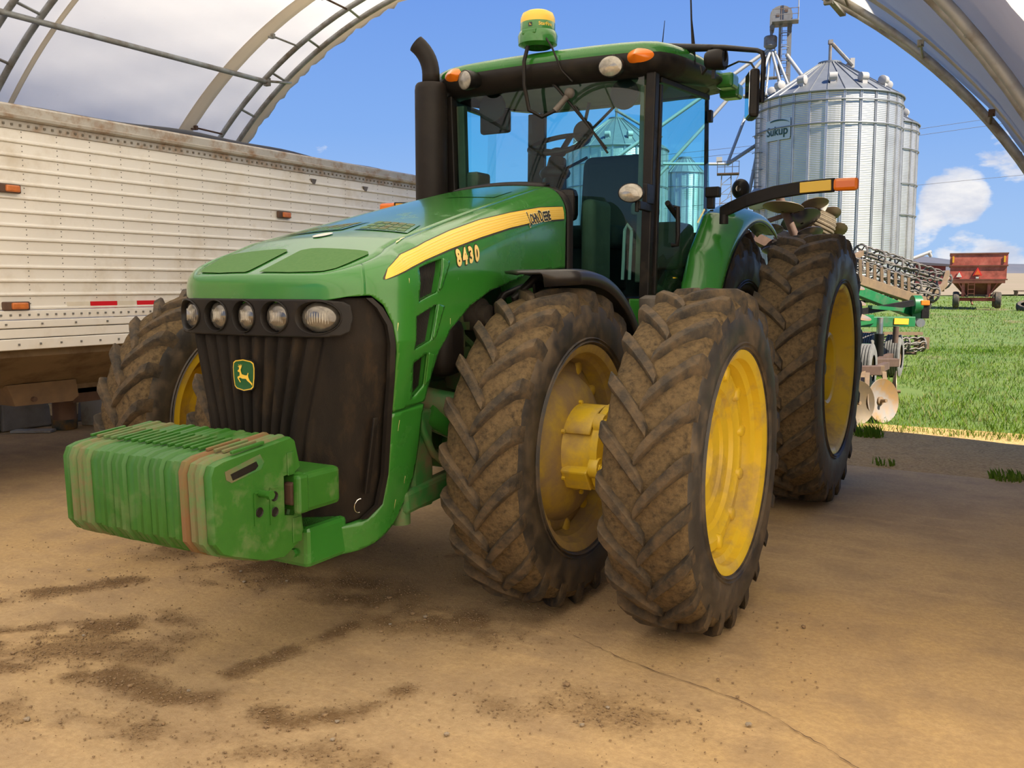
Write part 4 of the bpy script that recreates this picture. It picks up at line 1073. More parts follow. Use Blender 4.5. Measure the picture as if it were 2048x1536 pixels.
# ---- cab
CY0 = 1.44
def plan(k, z, yb_=0., front=1.30):
    """rounded roof outline; k shrinks it"""
    out = []
    cx_, hw, y0, y1 = 0, .86 - k, front + k, 2.78 - k
    pts = [(-hw, y0 + .12), (-hw + .10, y0 + .03), (-hw * .5, y0 - .015), (0, y0 - .03), (hw * .5, y0 - .015), (hw - .10, y0 + .03), (hw, y0 + .12),
           (hw + .06, y0 + .5), (hw + .07, y0 + .85), (hw + .02, y1 - .2), (hw - .10, y1 - .03), (0, y1), (-hw + .10, y1 - .03), (-hw - .02, y1 - .2), (-hw - .07, y0 + .85), (-hw - .06, y0 + .5)]
    lift = lambda y: max(0, 2.985 - z) * .8 * min(1, max(0, (y - 1.7) / .7))
    return [(x, y, z + lift(y)) for x, y in pts]
rf = MB().grid([plan(.10, 2.855), plan(.04, 2.87), plan(.0, 2.92), plan(-.012, 2.96), plan(-.008, 3.0), plan(.02, 3.005)], close_v=True).build('roof_fascia', 'black', T, smooth=60, sub=1)
rc = MB().grid([plan(-.006, 2.99), plan(-.012, 3.02), plan(.01, 3.055), plan(.07, 3.08), plan(.25, 3.105), plan(.60, 3.12), plan(.84, 3.122)], close_v=True).build('cab_roof', 'green', T, smooth=60, sub=1)
hl = MB(); p_ = plan(.10, 2.97); hl.add(p_, [tuple(range(16))]); hl.build('headliner', 'trim_tan', rc, solid=.02)
MB().box((0, 2.64, 2.985), (1.36, .06, .06)).build('rear_header', 'trim_tan', rc)
b = MB(); b.box((.93, 2.35, 2.98), (.12, .16, .10)); b.box((.90, 2.55, 2.95), (.14, .14, .10)); b.build('roof_end_block', 'green', rc, bevel=.02)
# pillars
def post(nm, a, b_, w, d, m='black'): return MB().beam(a, b_, w, d, (0, 1, 0)).build(nm, m, T, bevel=.008)
for s in (1, -1):
    post('cab_pillar', (s * .71, CY0, 1.50), (s * .745, CY0 - .02, 2.88), .065, .07)
    post('cab_pillar', (s * .71, 2.62, 2.0), (s * .70, 2.62, 2.95), .022 if s > 0 else .15, .05)
    b = MB(); b.beam((s * .745, CY0 + .05, 1.52), (s * .765, CY0 + .05, 2.82), .035, .035, (0, 1, 0)); b.beam((s * .765, CY0 + .05, 2.85), (s * .838, 2.22, 2.86), .03, .035); b.beam((s * .745, CY0 + .05, 1.52), (s * .83, 1.86, 1.52), .03, .03); b.beam((s * .83, 1.86, 1.52), (s * .87, 2.26, 2.10), .03, .025)
    df = b.build('door_frame', 'black', T, bevel=.006)
    pane = MB().add([(s * .750, CY0 + .06, 1.53), (s * .832, 1.85, 1.53), (s * .868, 2.23, 2.10), (s * .838, 2.21, 2.85), (s * .767, CY0 + .06, 2.84)], [(0, 1, 2, 3, 4)]).build('door_glass', 'glass', T, recalc=False)
    MB().add([(s * .862, 2.22, 2.02), (s * .71, 2.61, 2.02), (s * .70, 2.61, 2.94), (s * .838, 2.22, 2.88)], [(0, 1, 2, 3)]).build('side_glass', 'glass_side', T, recalc=False)
    if s > 0:
        hd = MB(); hd.tube([(.80, 1.66, 2.08), (.835, 1.66, 2.08), (.84, 1.66, 1.90), (.835, 1.66, 1.84), (.80, 1.66, 1.84)], .016, 8); hd.tube([(.805, 1.55, 2.10), (.805, 1.75, 2.02)], .018, 8); hd.build('door_handle', 'black', pane, smooth=60)
        MB().box((.862, 2.2, 2.73), (.03, .05, .08)).build('door_hinge', 'black', pane, bevel=.005)
        MB().box((.80, 1.73, 1.63), (.012, .06, .008)).build('door_decal', 'label_yellow', pane)
    post('inner_trim', (s * .665, CY0 + .04, 1.6), (s * .69, CY0 + .03, 2.82), .075, .05, 'trim_tan')
MB().box((-.62, 1.56, 2.20), (.13, .18, .34)).build('trim_box', 'trim_tan', T, bevel=.02)
ws_ = MB().grid([[(x, CY0 - .02 - .05 * (1 - (x / .7) ** 2), z) for z in (1.52, 2.2, 2.88)] for x in np.linspace(-.69, .69, 9)]).build('windshield', 'glass', T, smooth=180, recalc=False)
MB().grid([[(x, 2.66 + .04 * (1 - (x / .7) ** 2), z) for z in (1.95, 2.96)] for x in np.linspace(-.69, .69, 5)]).build('rear_window', 'glass', T, smooth=180, recalc=False)
# cab floor, rear wall below the glass, base
b = MB(); b.box((0, 2.05, 1.47), (1.44, 1.25, .06)); b.box((0, 2.62, 1.72), (1.36, .06, .5)); b.build('cab_floor', 'black', T)
b = MB(); b.prism([(CY0 - .02, 1.32), (2.15, 1.32), (2.15, 1.50), (CY0 - .02, 1.50)], lambda y, z: (.84, y, z), lambda y, z: (.60, y, z)); b.build('cab_base', 'green', T, bevel=.015)
b = MB(); b.box((.83, 1.62, 1.20), (.06, .35, .18)); b.build('step_panel', 'green_dark', T, bevel=.02)
# dash, steering wheel, seat, console
b = MB(); b.box((0, 1.40, 2.10), (.50, .10, .22)); b.build('dash_cowl', 'black', T, bevel=.05)
b = MB(); b.tube([(0, 1.42, 1.9), (0, 1.55, 2.25), (0, 1.60, 2.43)], [.10, .085, .06], 14); b.sphere((0, 1.56, 2.33), .11, 8, (1, .8, .55)); b.tube([(.09, 1.56, 2.36), (.24, 1.56, 2.42)], .010, 6); sc_ = b.build('steering_column', 'black', T, smooth=60)
sw = MB(); tiltm = Matrix.Rotation(math.radians(24), 3, 'X'); cW = Vector((-.01, 1.64, 2.535))
sw.tube([cW + tiltm @ Vector((.205 * math.cos(t), .205 * math.sin(t), 0)) for t in np.linspace(0, 2 * PI, 41)], .017, 10, caps=False)
for t in (-.5, PI + .5, PI / 2): sw.tube([cW + tiltm @ Vector((0, 0, -.06)), cW + tiltm @ Vector((.2 * math.cos(t), .2 * math.sin(t), 0))], .020, 8)
sw.sphere(cW + Vector((0, -.02, -.06)), .06, 8, (1, 1, .6)); sw.build('steering_wheel', 'black', T, smooth=60)
def cushion(c, d, m, nm, rx=0., par=T, bv=.07):
    o = MB().box((0, 0, 0), d).build(nm, m, par, loc=c, rot=(rx, 0, 0), smooth=60); bb = o.modifiers.new('bevel', 'BEVEL'); bb.width = bv; bb.segments = 4; return o
st_ = cushion((.10, 2.02, 1.92), (.52, .50, .16), 'seat_cloth', 'seat_cushion')
cushion((.12, 2.28, 2.22), (.50, .15, .62), 'seat_cloth', 'seat_back', -.12)
cushion((.10, 2.00, 1.70), (.36, .36, .32), 'black', 'seat_base', 0, T, .03)
cushion((.46, 2.05, 2.10), (.10, .34, .09), 'trim_tan', 'armrest', 0, T, .03)
cushion((-.50, 2.0, 2.08), (.24, .46, .14), 'black', 'side_console', 0, T, .04)
cushion((-.55, 2.02, 2.22), (.22, .05, .16), 'black', 'monitor', .2, T, .02)
cushion((.30, 1.58, 1.86), (.10, .30, .56), 'trim_tan', 'dash_side', 0, T, .04)
cushion((.56, 2.35, 1.86), (.22, .34, .34), 'trim_tan', 'buddy_seat', 0, T, .05)
b = MB(); b.tube([(.42, 1.78, 1.95), (.40, 1.80, 1.62)], .012, 6); b.tube([(.47, 1.78, 1.95), (.45, 1.80, 1.62)], .012, 6); b.tube([(.42, 1.78, 1.95), (.44, 1.78, 1.99), (.47, 1.78, 1.95)], .012, 6); b.build('seat_belt', 'white_tool', T, smooth=60)
# interior mirror & display hanging from the roof lining
b = MB(); b.lathe([(0, 0), (.075, .0), (.08, .012), (.07, .03), (0, .035)], 24, 'Y', c=(.02, 1.95, 2.66)); b.tube([(.02, 1.97, 2.70), (.06, 1.97, 2.86)], .012, 6); b.build('cab_fan', 'black', T, smooth=40)
MB().box((-.50, 1.62, 2.72), (.24, .05, .16)).build('roof_display', 'black', T, bevel=.02)
b = MB(); b.lathe([(0, 0), (.10, .0), (.10, .02), (0, .05)], 24, 'Y', c=(-.46, 1.50, 2.80)); b.build('roof_speaker', 'black', T, smooth=40)
b = MB(); b.lathe([(0, 0), (.095, .0), (.095, .02), (0, .05)], 24, 'Y', c=(.52, 1.50, 2.79)); b.build('roof_speaker', 'black', T, smooth=40)
# wipers
b = MB(); b.tube([(.06, 1.345, 2.90), (.12, 1.36, 2.84), (.46, 1.375, 2.44)], [.012, .010, .006], 8); b.tube([(.24, 1.36, 2.72), (.47, 1.37, 2.41)], .007, 6); b.build('wiper', 'black', T, smooth=60)
b = MB(); b.tube([(-.06, 2.72, 2.98), (-.40, 2.72, 2.70)], .011, 6); b.build('rear_wiper', 'black', T, smooth=60)
# roof lamps and markers
def oval_lamp(nm, c, rx, rz, d, m='lens', aim=(0, -1, 0), parent=T):
    """oval work lamp: dished black body and lens facing aim"""
    b = MB(); b.grid([[(rx * k * math.cos(t), y, rz * k * math.sin(t)) for k, y in ((.3, d), (.75, d * .75), (1.02, .015), (1.03, -.01), (.96, -.012))] for t in [2 * PI * i / 28 for i in range(28)]], close_u=True)
    rot = Vector((0, -1, 0)).rotation_difference(Vector(aim)).to_euler()
    o = b.build(nm, 'black', parent, smooth=60, loc=c, rot=rot)
    b = MB(); b.grid([[(rx * k * math.cos(t), y, rz * k * math.sin(t)) for k, y in ((.97, -.010), (.8, -.017), (.45, -.022), (.02, -.024))] for t in [2 * PI * i / 28 for i in range(28)]], close_u=True)
    b.build('lamp_lens', m, o, smooth=180); return o
for s in (1, -1):
    oval_lamp('work_lamp', (.545 if s > 0 else -.50, 1.235, 2.905 if s > 0 else 2.935), .078, .062, .14, aim=(.05 if s > 0 else -.45, -1, -.12))
    b = MB(); b.grid([[((.69 if s > 0 else -.635) + s * q * .095 * math.cos(t), 1.30 - .05 * (1 - k_) + (.03 * abs(math.cos(t)) * k_), (2.965 if s > 0 else 2.995) + .042 * math.sin(t) * k_) for k_, q in ((1, 1), (.85, .92), (.5, .5), (.02, .02))] for t in [2 * PI * i / 28 for i in range(28)]], close_u=True)
    b.build('marker_lamp', 'amber', T, smooth=60)
    MB().tube([(s * .545, 1.28, 2.97), (s * .545, 1.25, 2.94)], .02, 8).build('lamp_bracket', 'black', T)
lo = oval_lamp('work_lamp', (.73, 1.13, 2.13), .075, .056, .08, aim=(.25, -1, 0)); lo['label'] = 'oval work lamp on a side bracket by the door'
b = MB(); b.beam((.74, 1.42, 2.06), (.76, 1.17, 2.06), .03, .05); b.beam((.75, 1.42, 2.14), (.75, 1.30, 2.14), .03, .12); b.tube([(.75, 1.18, 2.02), (.75, 1.18, 2.10)], .014, 8); b.build('lamp_bracket', 'black', T, bevel=.005)
# position receiver on the roof
g0 = (0, 1.31)
b = MB(); b.lathe([(.085, 3.095), (.125, 3.1127), (.128, 3.1637), (.118, 3.1892), (.112, 3.1935)], 32, 'Z', c=(*g0, 0)); rec = b.build('receiver_base', 'green', T, smooth=40)
MB().lathe([(.112, 3.1935), (.112, 3.2420), (.110, 3.2453)], 32, 'Z', c=(*g0, 0)).build('receiver_band', 'green', rec, smooth=40)
MB().lathe([(.111, 3.2436), (.110, 3.2742), (.098, 3.3040), (.070, 3.3184), (.0, 3.3252)], 32, 'Z', c=(*g0, 0)).build('receiver_dome', 'decal', rec, smooth=60)
def on_cyl(a0, z0, r_): return lambda x, y: (g0[0] + r_ * math.sin(a0 + x / r_), g0[1] - r_ * math.cos(a0 + x / r_), z0 + y)
text_mesh('StarFire', .030, on_cyl(.95, 3.2190, .1135), .0006).build('receiver_lettering', 'decal', rec, recalc=False)
fcy = on_cyl(.05, 3.2165, .1135)
MB().flat(rrect(0, 0, .026, .026, .005), fcy).build('receiver_badge', 'label_black', rec, recalc=False)
fcy2 = on_cyl(.05, 3.2165, .1142)
MB().flat([(x * .19, y * .19) for x, y in DEER], fcy2).build('receiver_deer', 'decal', rec, recalc=False)
MB().box((0, 1.20, 3.1723), (.10, .03, .035)).build('receiver_latch', 'green', rec, bevel=.008)
MB().tube([(-.03, 1.24, 3.11), (-.05, 1.22, 3.00), (-.06, 1.24, 2.86), (-.03, 1.25, 2.70), (.05, 1.28, 2.655), (.13, 1.30, 2.69), (.17, 1.33, 2.745)], .013, 8).build('receiver_cable', 'black', rec, smooth=60)
b = MB(); b.tube([(.13, 1.30, 2.69), (.175, 1.33, 2.75), (.21, 1.35, 2.80)], .019, 8); b.sphere((.21, 1.35, 2.80), .035, 6); b.build('cable_plug', 'grey_steel', rec, smooth=60)
MB().tube([(.09, 1.24, 3.14), (.15, 1.22, 3.06), (.19, 1.27, 2.93), (.25, 1.31, 2.86)], .006, 6).build('thin_cable', 'black', rec, smooth=60)
# mirror arm, mirror, rear work lamp, aerials (left)
b = MB(); b.tube([(.62, 1.70, 3.10), (.72, 1.74, 3.10), (.86, 1.68, 3.07), (1.0, 1.62, 3.04), (1.16, 1.52, 3.0), (1.40, 1.36, 2.92), (1.435, 1.34, 2.90), (1.445, 1.335, 2.86), (1.44, 1.335, 2.62)], [.03, .03, .026, .022, .017, .014, .014, .014, .014], 10); ma = b.build('mirror_arm', 'black', T, smooth=60)
mr = MB().box((0, 0, 0), (.055, .17, .27)).build('mirror_head', 'black', ma, loc=(1.385, 1.345, 2.67), rot=(0, 0, .42), bevel=.018)
MB().box((-.03, 0.0, 0), (.006, .15, .245)).build('mirror_glass', 'mirror', mr, bevel=.003)
MB().cyl((1.40, 1.34, 2.66), (1.445, 1.335, 2.66), .04, 14).build('mirror_clamp', 'black', ma, smooth=40)
oval_lamp('rear_work_lamp', (1.10, 1.57, 2.965), .06, .06, -.001, aim=(-.2, 1, 0), parent=ma)
b = MB(); b.lathe([(.045, -.07), (.06, -.05), (.068, .03), (.066, .05), (.0, .05)], 20, 'X', c=(1.10, 1.57, 2.95)); b.box((1.08, 1.57, 2.88), (.02, .02, .09)); b.tube([(1.06, 1.57, 2.93), (1.0, 1.6, 2.88), (.98, 1.62, 2.93)], .008, 6); b.build('lamp_body', 'black', ma, smooth=40)
MB().tube([(.90, 1.72, 2.97), (.895, 1.72, 3.10), (.88, 1.72, 3.25), (.855, 1.72, 3.75)], [.016, .012, .006, .003], 8).build('aerial', 'black', T, smooth=60)
MB().tube([(.62, 1.9, 3.10), (.62, 1.9, 3.16), (.635, 1.9, 3.32)], [.006, .004, .002], 6).build('aerial', 'black', T, smooth=60)
MB().tube([(1.02, 1.70, 2.93), (1.12, 1.62, 2.90), (1.26, 1.48, 2.90), (1.36, 1.38, 2.86), (1.40, 1.36, 2.80)], .006, 6).build('mirror_cable', 'black', ma, smooth=60)
# right-hand mirror seen through the windscreen
m2 = MB(); m2.tube([(-.62, 1.70, 3.06), (-1.0, 1.62, 3.0), (-1.12, 1.6, 2.92)], .015, 8); m2 = m2.build('mirror_arm', 'black', T, smooth=60)
mh = MB().box((0, 0, 0), (.16, .05, .30)).build('mirror_head', 'black', m2, loc=(-1.13, 2.0, 2.62), bevel=.015)
MB().box((0, -.027, 0), (.145, .006, .28)).build('mirror_glass', 'white_tool', mh)
# ---- rear fenders
for s in (1, -1):
    P_ = []
    for i in range(41):
        t = i / 40
        yl = np.interp(t, [0, .25, .5, .7, .85, 1.], [1.66, 1.86, 2.16, 2.5, 3.0, 3.62]); zl = np.interp(t, [0, .25, .5, .7, .85, 1.], [1.47, 1.81, 2.085, 2.165, 2.165, 2.03])
        ro = 1.145; a = math.radians(np.interp(t, [0, .5, 1.], [-63, -22, 24]))
        yo, zo = YR - .12 + ro * math.sin(a), .975 + ro * math.cos(a) - .02
        A_ = Vector((s * .855, yl, zl)); B_ = Vector((s * 1.075, yo, zo))
        row = [tuple(A_ + Vector((-s * .03, .03, -.02))), tuple(A_), tuple(A_.lerp(B_, .35) + Vector((0, -.015, .012))), tuple(A_.lerp(B_, .7) + Vector((0, -.012, .012))), tuple(B_), tuple(B_ + Vector((s * .012, .025, -.03))), tuple(B_ + Vector((s * .0, .06, -.07)))]
        P_.append(row)
    fo = MB().grid(P_).build('rear_fender', 'green', T, smooth=180, solid=.012, sub=1)
    def tuck(p): q = Vector(p); d = Vector((0, YR - q.y, .975 - q.z)).normalized(); return tuple(q + d * .035)
    MB().grid([[tuck(p) for p in row[:6]] for row in P_]).build('fender_liner', 'black', fo, smooth=180, solid=.006)
    if s > 0:
        MB().add([(.99, 1.72, 2.07), (1.0, 1.71, 2.06), (.985, 1.62, 1.97), (.975, 1.63, 1.98)], [(0, 1, 2, 3)]).build('paint_scuff', 'cream', fo, recalc=False)
    # warning arm with reflector and amber lamp
    arm = [(.99, 2.06, 2.06), (1.06, 2.04, 2.09), (1.18, 2.02, 2.135), (1.36, 2.0, 2.175), (1.55, 1.98, 2.195), (1.74, 1.96, 2.20)]
    kx = 1 if s > 0 else .86
    arm = [(.99 + (x - .99) * kx, y, z) for x, y, z in arm]
    b = MB(); b.grid([[(s * x, y + dy, z + dz) for dy, dz in ((-.018, -.042), (-.018, .042), (.018, .042), (.018, -.042))] for x, y, z in arm], close_v=True); b.f.append((0, 1, 2, 3)); b.m.append(0)
    wa = b.build('warning_arm', 'black', T, bevel=.006)
    MB().beam((s * (.99 + .54 * kx), 1.963, 2.193), (s * (.99 + .735 * kx), 1.943, 2.199), .012, .066).build('reflector', 'yellow_mark' if s < 0 else 'decal', wa, bevel=.004)
    lmp = MB().box((s * (.99 + .75 * kx + .07), 1.955, 2.200), (.15, .05, .078)).build('marker_lamp', 'amber', wa, bevel=.02)
    MB().cyl((s * 1.02, 2.05, 1.99), (s * 1.02, 2.05, 2.05), .03, 12).build('arm_pivot', 'black', wa, smooth=40)
    oval_lamp('fender_lamp', (s * 1.0, 2.5, 2.26), .07, .06, .06, aim=(0, 1, 0), parent=fo)
    MB().box((s * .92, 2.12, 2.21), (.10, .06, .07)).build('fender_bracket', 'black', fo, bevel=.01)
    MB().beam((s * .90, 2.14, 2.10), (s * .90, 2.14, 2.24), .05, .05).build('fender_bracket', 'black', fo, bevel=.008)
# hitch struts behind the cab
b = MB(); b.beam((.78, 3.25, 2.0), (.95, 3.9, 1.25), .07, .05); b.tube([(.86, 3.2, 2.0), (1.05, 3.8, 1.3)], .025, 10); b.beam((.70, 3.25, 1.95), (.85, 3.9, 1.1), .05, .05); b.build('lift_strut', 'rust', T, smooth=40)
# ------------------------------------------------------------------ grain trailer along the left side
TX = -3.5; TY0, TY1 = -4.6, 5.25
tr = thing('grain_trailer', 'long dusty white hopper-bottom grain trailer parked behind the tractor along the left wall', 'trailer', (-4.8, .3, 0))
def trb(mb, name, m, par=None, **k):
    mb.v = [(x + 4.8, y - .3, z) for x, y, z in mb.v] if par is None or par is tr else [(x + 4.8, y - .3, z) for x, y, z in mb.v]
    return mb.build(name, m, tr if par is None else par, **k)
BH = .0985; NB = 13; Z0 = 1.405
for i in range(NB):
    z = Z0 + i * BH
    pr = [(TX - .03, z), (TX + .004, z), (TX + .012, z + .006), (TX + .012, z + .016), (TX + .002, z + .022), (TX, z + .03), (TX, z + BH - .004), (TX - .004, z + BH), (TX - .03, z + BH)]
    b = MB(); b.grid([[(x, y, zz) for x, zz in pr] for y in (TY0, TY1)]); n = len(pr); b.f.append(tuple(range(n))); b.f.append(tuple(reversed(range(n, 2 * n)))); b.m += [0, 0]
    bd = trb(b, 'side_board', 'trailer')
    rv = MB()
    for k in range(int((TY1 - TY0) / .273)):
        y = .032 + .273 * (k - int((.032 - TY0) / .273))
        if y < TY0 + .05 or y > TY1 - .05: continue
        for zz in (z + .045, z + BH - .016): 
            if (k + i) % 1 == 0: rv.add([(TX + .0045, y, zz), (TX, y - .006, zz), (TX, y, zz + .006), (TX, y + .006, zz), (TX, y, zz - .006)], [(0, 1, 2), (0, 2, 3), (0, 3, 4), (0, 4, 1)])
    rv.v = [(x + 4.8, y - .3, z_) for x, y, z_ in rv.v]; stuff(rv.build('rivet', 'rivet', bd, recalc=False))
zt_ = Z0 + NB * BH
b = MB(); b.box((-4.8, (TY0 + TY1) / 2, (Z0 + zt_) / 2), (2.52, TY1 - TY0 - .06, zt_ - Z0 - .02)); trb(b, 'trailer_body', 'trailer')
# top rail
b = MB(); pr = [(TX - .05, zt_), (TX + .012, zt_), (TX + .014, zt_ + .055), (TX + .05, zt_ + .07), (TX + .055, zt_ + .09), (TX + .03, zt_ + .10), (TX + .035, zt_ + .155), (TX + .02, zt_ + .17), (TX - .05, zt_ + .17)]
b.grid([[(x, y, z) for x, z in pr] for y in (TY0, TY1 + .05)]); b.f += [tuple(range(9)), tuple(reversed(range(9, 18)))]; b.m += [0, 0]
rail = trb(b, 'top_rail', 'trailer_rail')
rv = MB()
for k in range(int((TY1 - TY0) / .062)):
    y = TY0 + .03 + .062 * k; rv.box((TX + .016, y, zt_ + .028), (.008, .016, .016))
rv.v = [(x + 4.8, y - .3, z_) for x, y, z_ in rv.v]; stuff(rv.build('rail_bolt', 'trailer_groove', rail))
b = MB(); b.box((TX + .018, (TY0 + TY1) / 2, zt_ + .062), (.012, TY1 - TY0, .010)); trb(b, 'rail_groove', 'trailer_groove', rail)
# rolled tarpaulin along the top, drooping in the middle of the bows
pts = [(TX - .10, y, zt_ + .150 + .035 * max(0, math.sin(y * 1.1 - .5)) + .008 * math.sin(y * 5)) for y in np.linspace(TY0, TY1, 60)]
b = MB(); b.tube(pts, .04, 10); trb(b, 'rolled_tarp', 'tarp', smooth=60)
b = MB(); b.grid([[(TX - .1 - 2.4 * u, y, zt_ + .15 + .03 * math.sin(PI * u) + .012 * math.sin(y * 2)) for u in np.linspace(0, 1, 9)] for y in np.linspace(TY0, TY1, 30)]); trb(b, 'tarp_cover', 'tarp', smooth=60)
# bottom rails (three beaded extrusions)
zz = 1.115
for k, (h, o) in enumerate(((.085, .03), (.072, .022), (.062, .028), (.070, .020))):
    b = MB(); b.box((TX - .02 + o / 2, (TY0 + TY1) / 2, zz + h / 2), (.05 + o, TY1 - TY0, h - .006)); rl = trb(b, 'bottom_rail', 'trailer', bevel=.006)
    if k in (0, 2, 3):
        rv = MB(); st_y = .165 if k == 0 else (.273 if k == 2 else .07)
        for j in range(int((TY1 - TY0) / st_y)): rv.box((TX + .006 + o, TY0 + .05 + st_y * j, zz + h * .5), (.012, .014, .014))
        rv.v = [(x + 4.8, y - .3, z_) for x, y, z_ in rv.v]; stuff(rv.build('rail_rivet', 'rivet', rl))
    zz += h
for y0, z0, w_ in ((-.095, 2.262, .17), (2.642, 2.257, .17), (-.09, 1.434, .20)):
    b = MB(); b.box((TX + .018, y0, z0), (.03, w_, .062)); lm = trb(b, 'side_marker', 'rust', bevel=.008)
    b = MB(); b.box((TX + .036, y0 + .02, z0), (.024, w_ * .62, .048)); trb(b, 'marker_lens', 'amber_dull', lm, bevel=.01)
for y0, y1, m in ((.32, .515, 'white_tape'), (.515, .755, 'red_tape'), (.755, .94, 'white_tape'), (.94, 1.16, 'red_tape'), (1.16, 1.38, 'white_tape'), (1.38, 1.6, 'red_tape')):
    b = MB(); b.box((TX + .003, (y0 + y1) / 2, 1.432), (.006, y1 - y0 - .004, .052)); b.v = [(x + .002, y, z) for x, y, z in b.v]; trb(b, 'reflective_tape', m)
b = MB()
for y in (1.62, 3.08, 3.9): b.box((TX + .008, y, 2.60), (.02, .06, .03)); 
for i, y in enumerate((3.08, 3.9)):
    b = MB(); b.prism([(y - .04, 2.64), (y + .04, 2.64), (y + .015, 2.59), (y - .015, 2.59)], lambda p, z: (TX + .002, p, z), lambda p, z: (TX + .018, p, z)); trb(b, 'tarp_hook', 'grey_steel')
# hopper pans under the floor
def hopper(y0, y1, yg):
    A_ = [(TX - .05, y0), (TX - .05, y1), (-6.05, y1), (-6.05, y0)]; B_ = [(-4.25, yg), (-4.25, yg + .75), (-5.3, yg + .75), (-5.3, yg)]
    b = MB(); b.grid([[(x, y, 1.16) for x, y in A_], [(x, y, 1.06) for x, y in A_], [(x, y, .74) for x, y in B_], [(x, y, .66) for x, y in B_]], close_v=True)
    return trb(b, 'hopper_pan', 'hopper', solid=.01)
h1 = hopper(-2.6, 3.4, .55); hopper(3.4, 5.1, 4.0)
b = MB(); b.prism([(.18, .80), (.78, .80), (.80, .66), (.74, .62), (.24, .63), (.22, .70)], lambda y, z: (-4.10, y, z), lambda y, z: (-5.2, y, z)); trb(b, 'gate_chute', 'tan_steel')
b = MB(); b.box((-4.6, 1.05, .64), (.7, .40, .12)); b.cyl((-4.6, 1.0, .56), (-4.6, 1.0, .40), .10, 12); trb(b, 'gate_throat', 'rust', smooth=40)
b = MB(); b.cyl((-4.08, .38, .675), (-4.05, .38, .675), .02, 12); trb(b, 'gate_crank', 'rust', smooth=40)
# landing gear at the far side (stands on the floor)
for x in (-3.95, -5.65):
    b = MB(); b.box((x, 4.6, .60), (.11, .11, 1.12)); b.box((x, 4.6, .015), (.28, .28, .03)); trb(b, 'landing_leg', 'trailer_rail')
for x in (-3.95, -5.65):
    wb_ = MB(); wb_.lathe([(.25, -.13), (.44, -.14), (.50, -.10), (.51, 0), (.50, .10), (.44, .14), (.25, .13), (.22, .05), (.08, .04), (0, .04)], 32, c=(x, -3.9, .51)); trb(wb_, 'trailer_wheel', 'rubber', smooth=50)

# ------------------------------------------------------------------ clutter under the trailer
bk = thing('bucket', 'cream plastic bucket with a dark stained lower half under the trailer gate', 'bucket', (-6.44, 2.24, 0))
b = MB(); b.lathe([(.0, .0), (.125, .0), (.130, .02), (.138, .16)], 28, 'Z'); b.build('bucket_base', 'plastic_dark', bk, smooth=40)
b = MB(); b.lathe([(.138, .16), (.147, .27), (.153, .275), (.153, .295), (.148, .30), (.149, .32), (.157, .325), (.157, .345), (.150, .35), (.142, .345), (.138, .26), (.0, .24)], 28, 'Z'); b.build('bucket_wall', 'plastic_cream', bk, smooth=40)
b = MB(); b.tube([(.156 * math.cos(t), .156 * math.sin(t) , .30 - .16 * abs(math.sin(t * .5)) * 0 - .10 * max(0, math.sin(t))) for t in np.linspace(-2.6, -.4, 14)], .004, 6); b.build('bucket_handle', 'steel', bk, smooth=60)
cx = thing('crate', 'grey white plastic crate with green bottles behind the front tyre under the trailer', 'crate', (-6.36, 2.72, 0), .3)
b = MB(); b.box((0, 0, .02), (.42, .34, .04)); b.box((0, -.165, .17), (.42, .02, .28)); b.box((0, .165, .17), (.42, .02, .28)); b.box((-.2, 0, .17), (.02, .34, .28)); b.box((.2, 0, .17), (.02, .34, .28)); b.build('crate_body', 'cool_white', cx, bevel=.006)
b = MB(); b.box((0, 0, .33), (.46, .38, .03)); b.build('crate_lid', 'cool_white', cx, bevel=.01)
for i, x in enumerate((-.12, .05)):
    jg = thing('jug', ('white' if i else 'pale green') + ' plastic jug standing on the grey crate under the trailer', 'jug', (-6.36 + x, 2.70, .345))
    b = MB(); b.lathe([(0, 0), (.06, 0), (.065, .02), (.065, .15), (.03, .20), (.02, .22), (.02, .25), (0, .25)], 16, 'Z'); b.build('jug_body', 'cool_white' if i else 'green_panel', jg, smooth=50)
    MB().lathe([(.024, .235), (.024, .265), (0, .267)], 12, 'Z').build('jug_cap', 'white_tool', jg, smooth=40)
o = MB().box((0, 0, .012), (.42, .16, .024)).build('plank', 'cool_white', loc=(-6.52, 1.92, 0), rot=(0, 0, .6), bevel=.003); tag(o, 'short pale board lying on the floor left of the bucket', 'board')

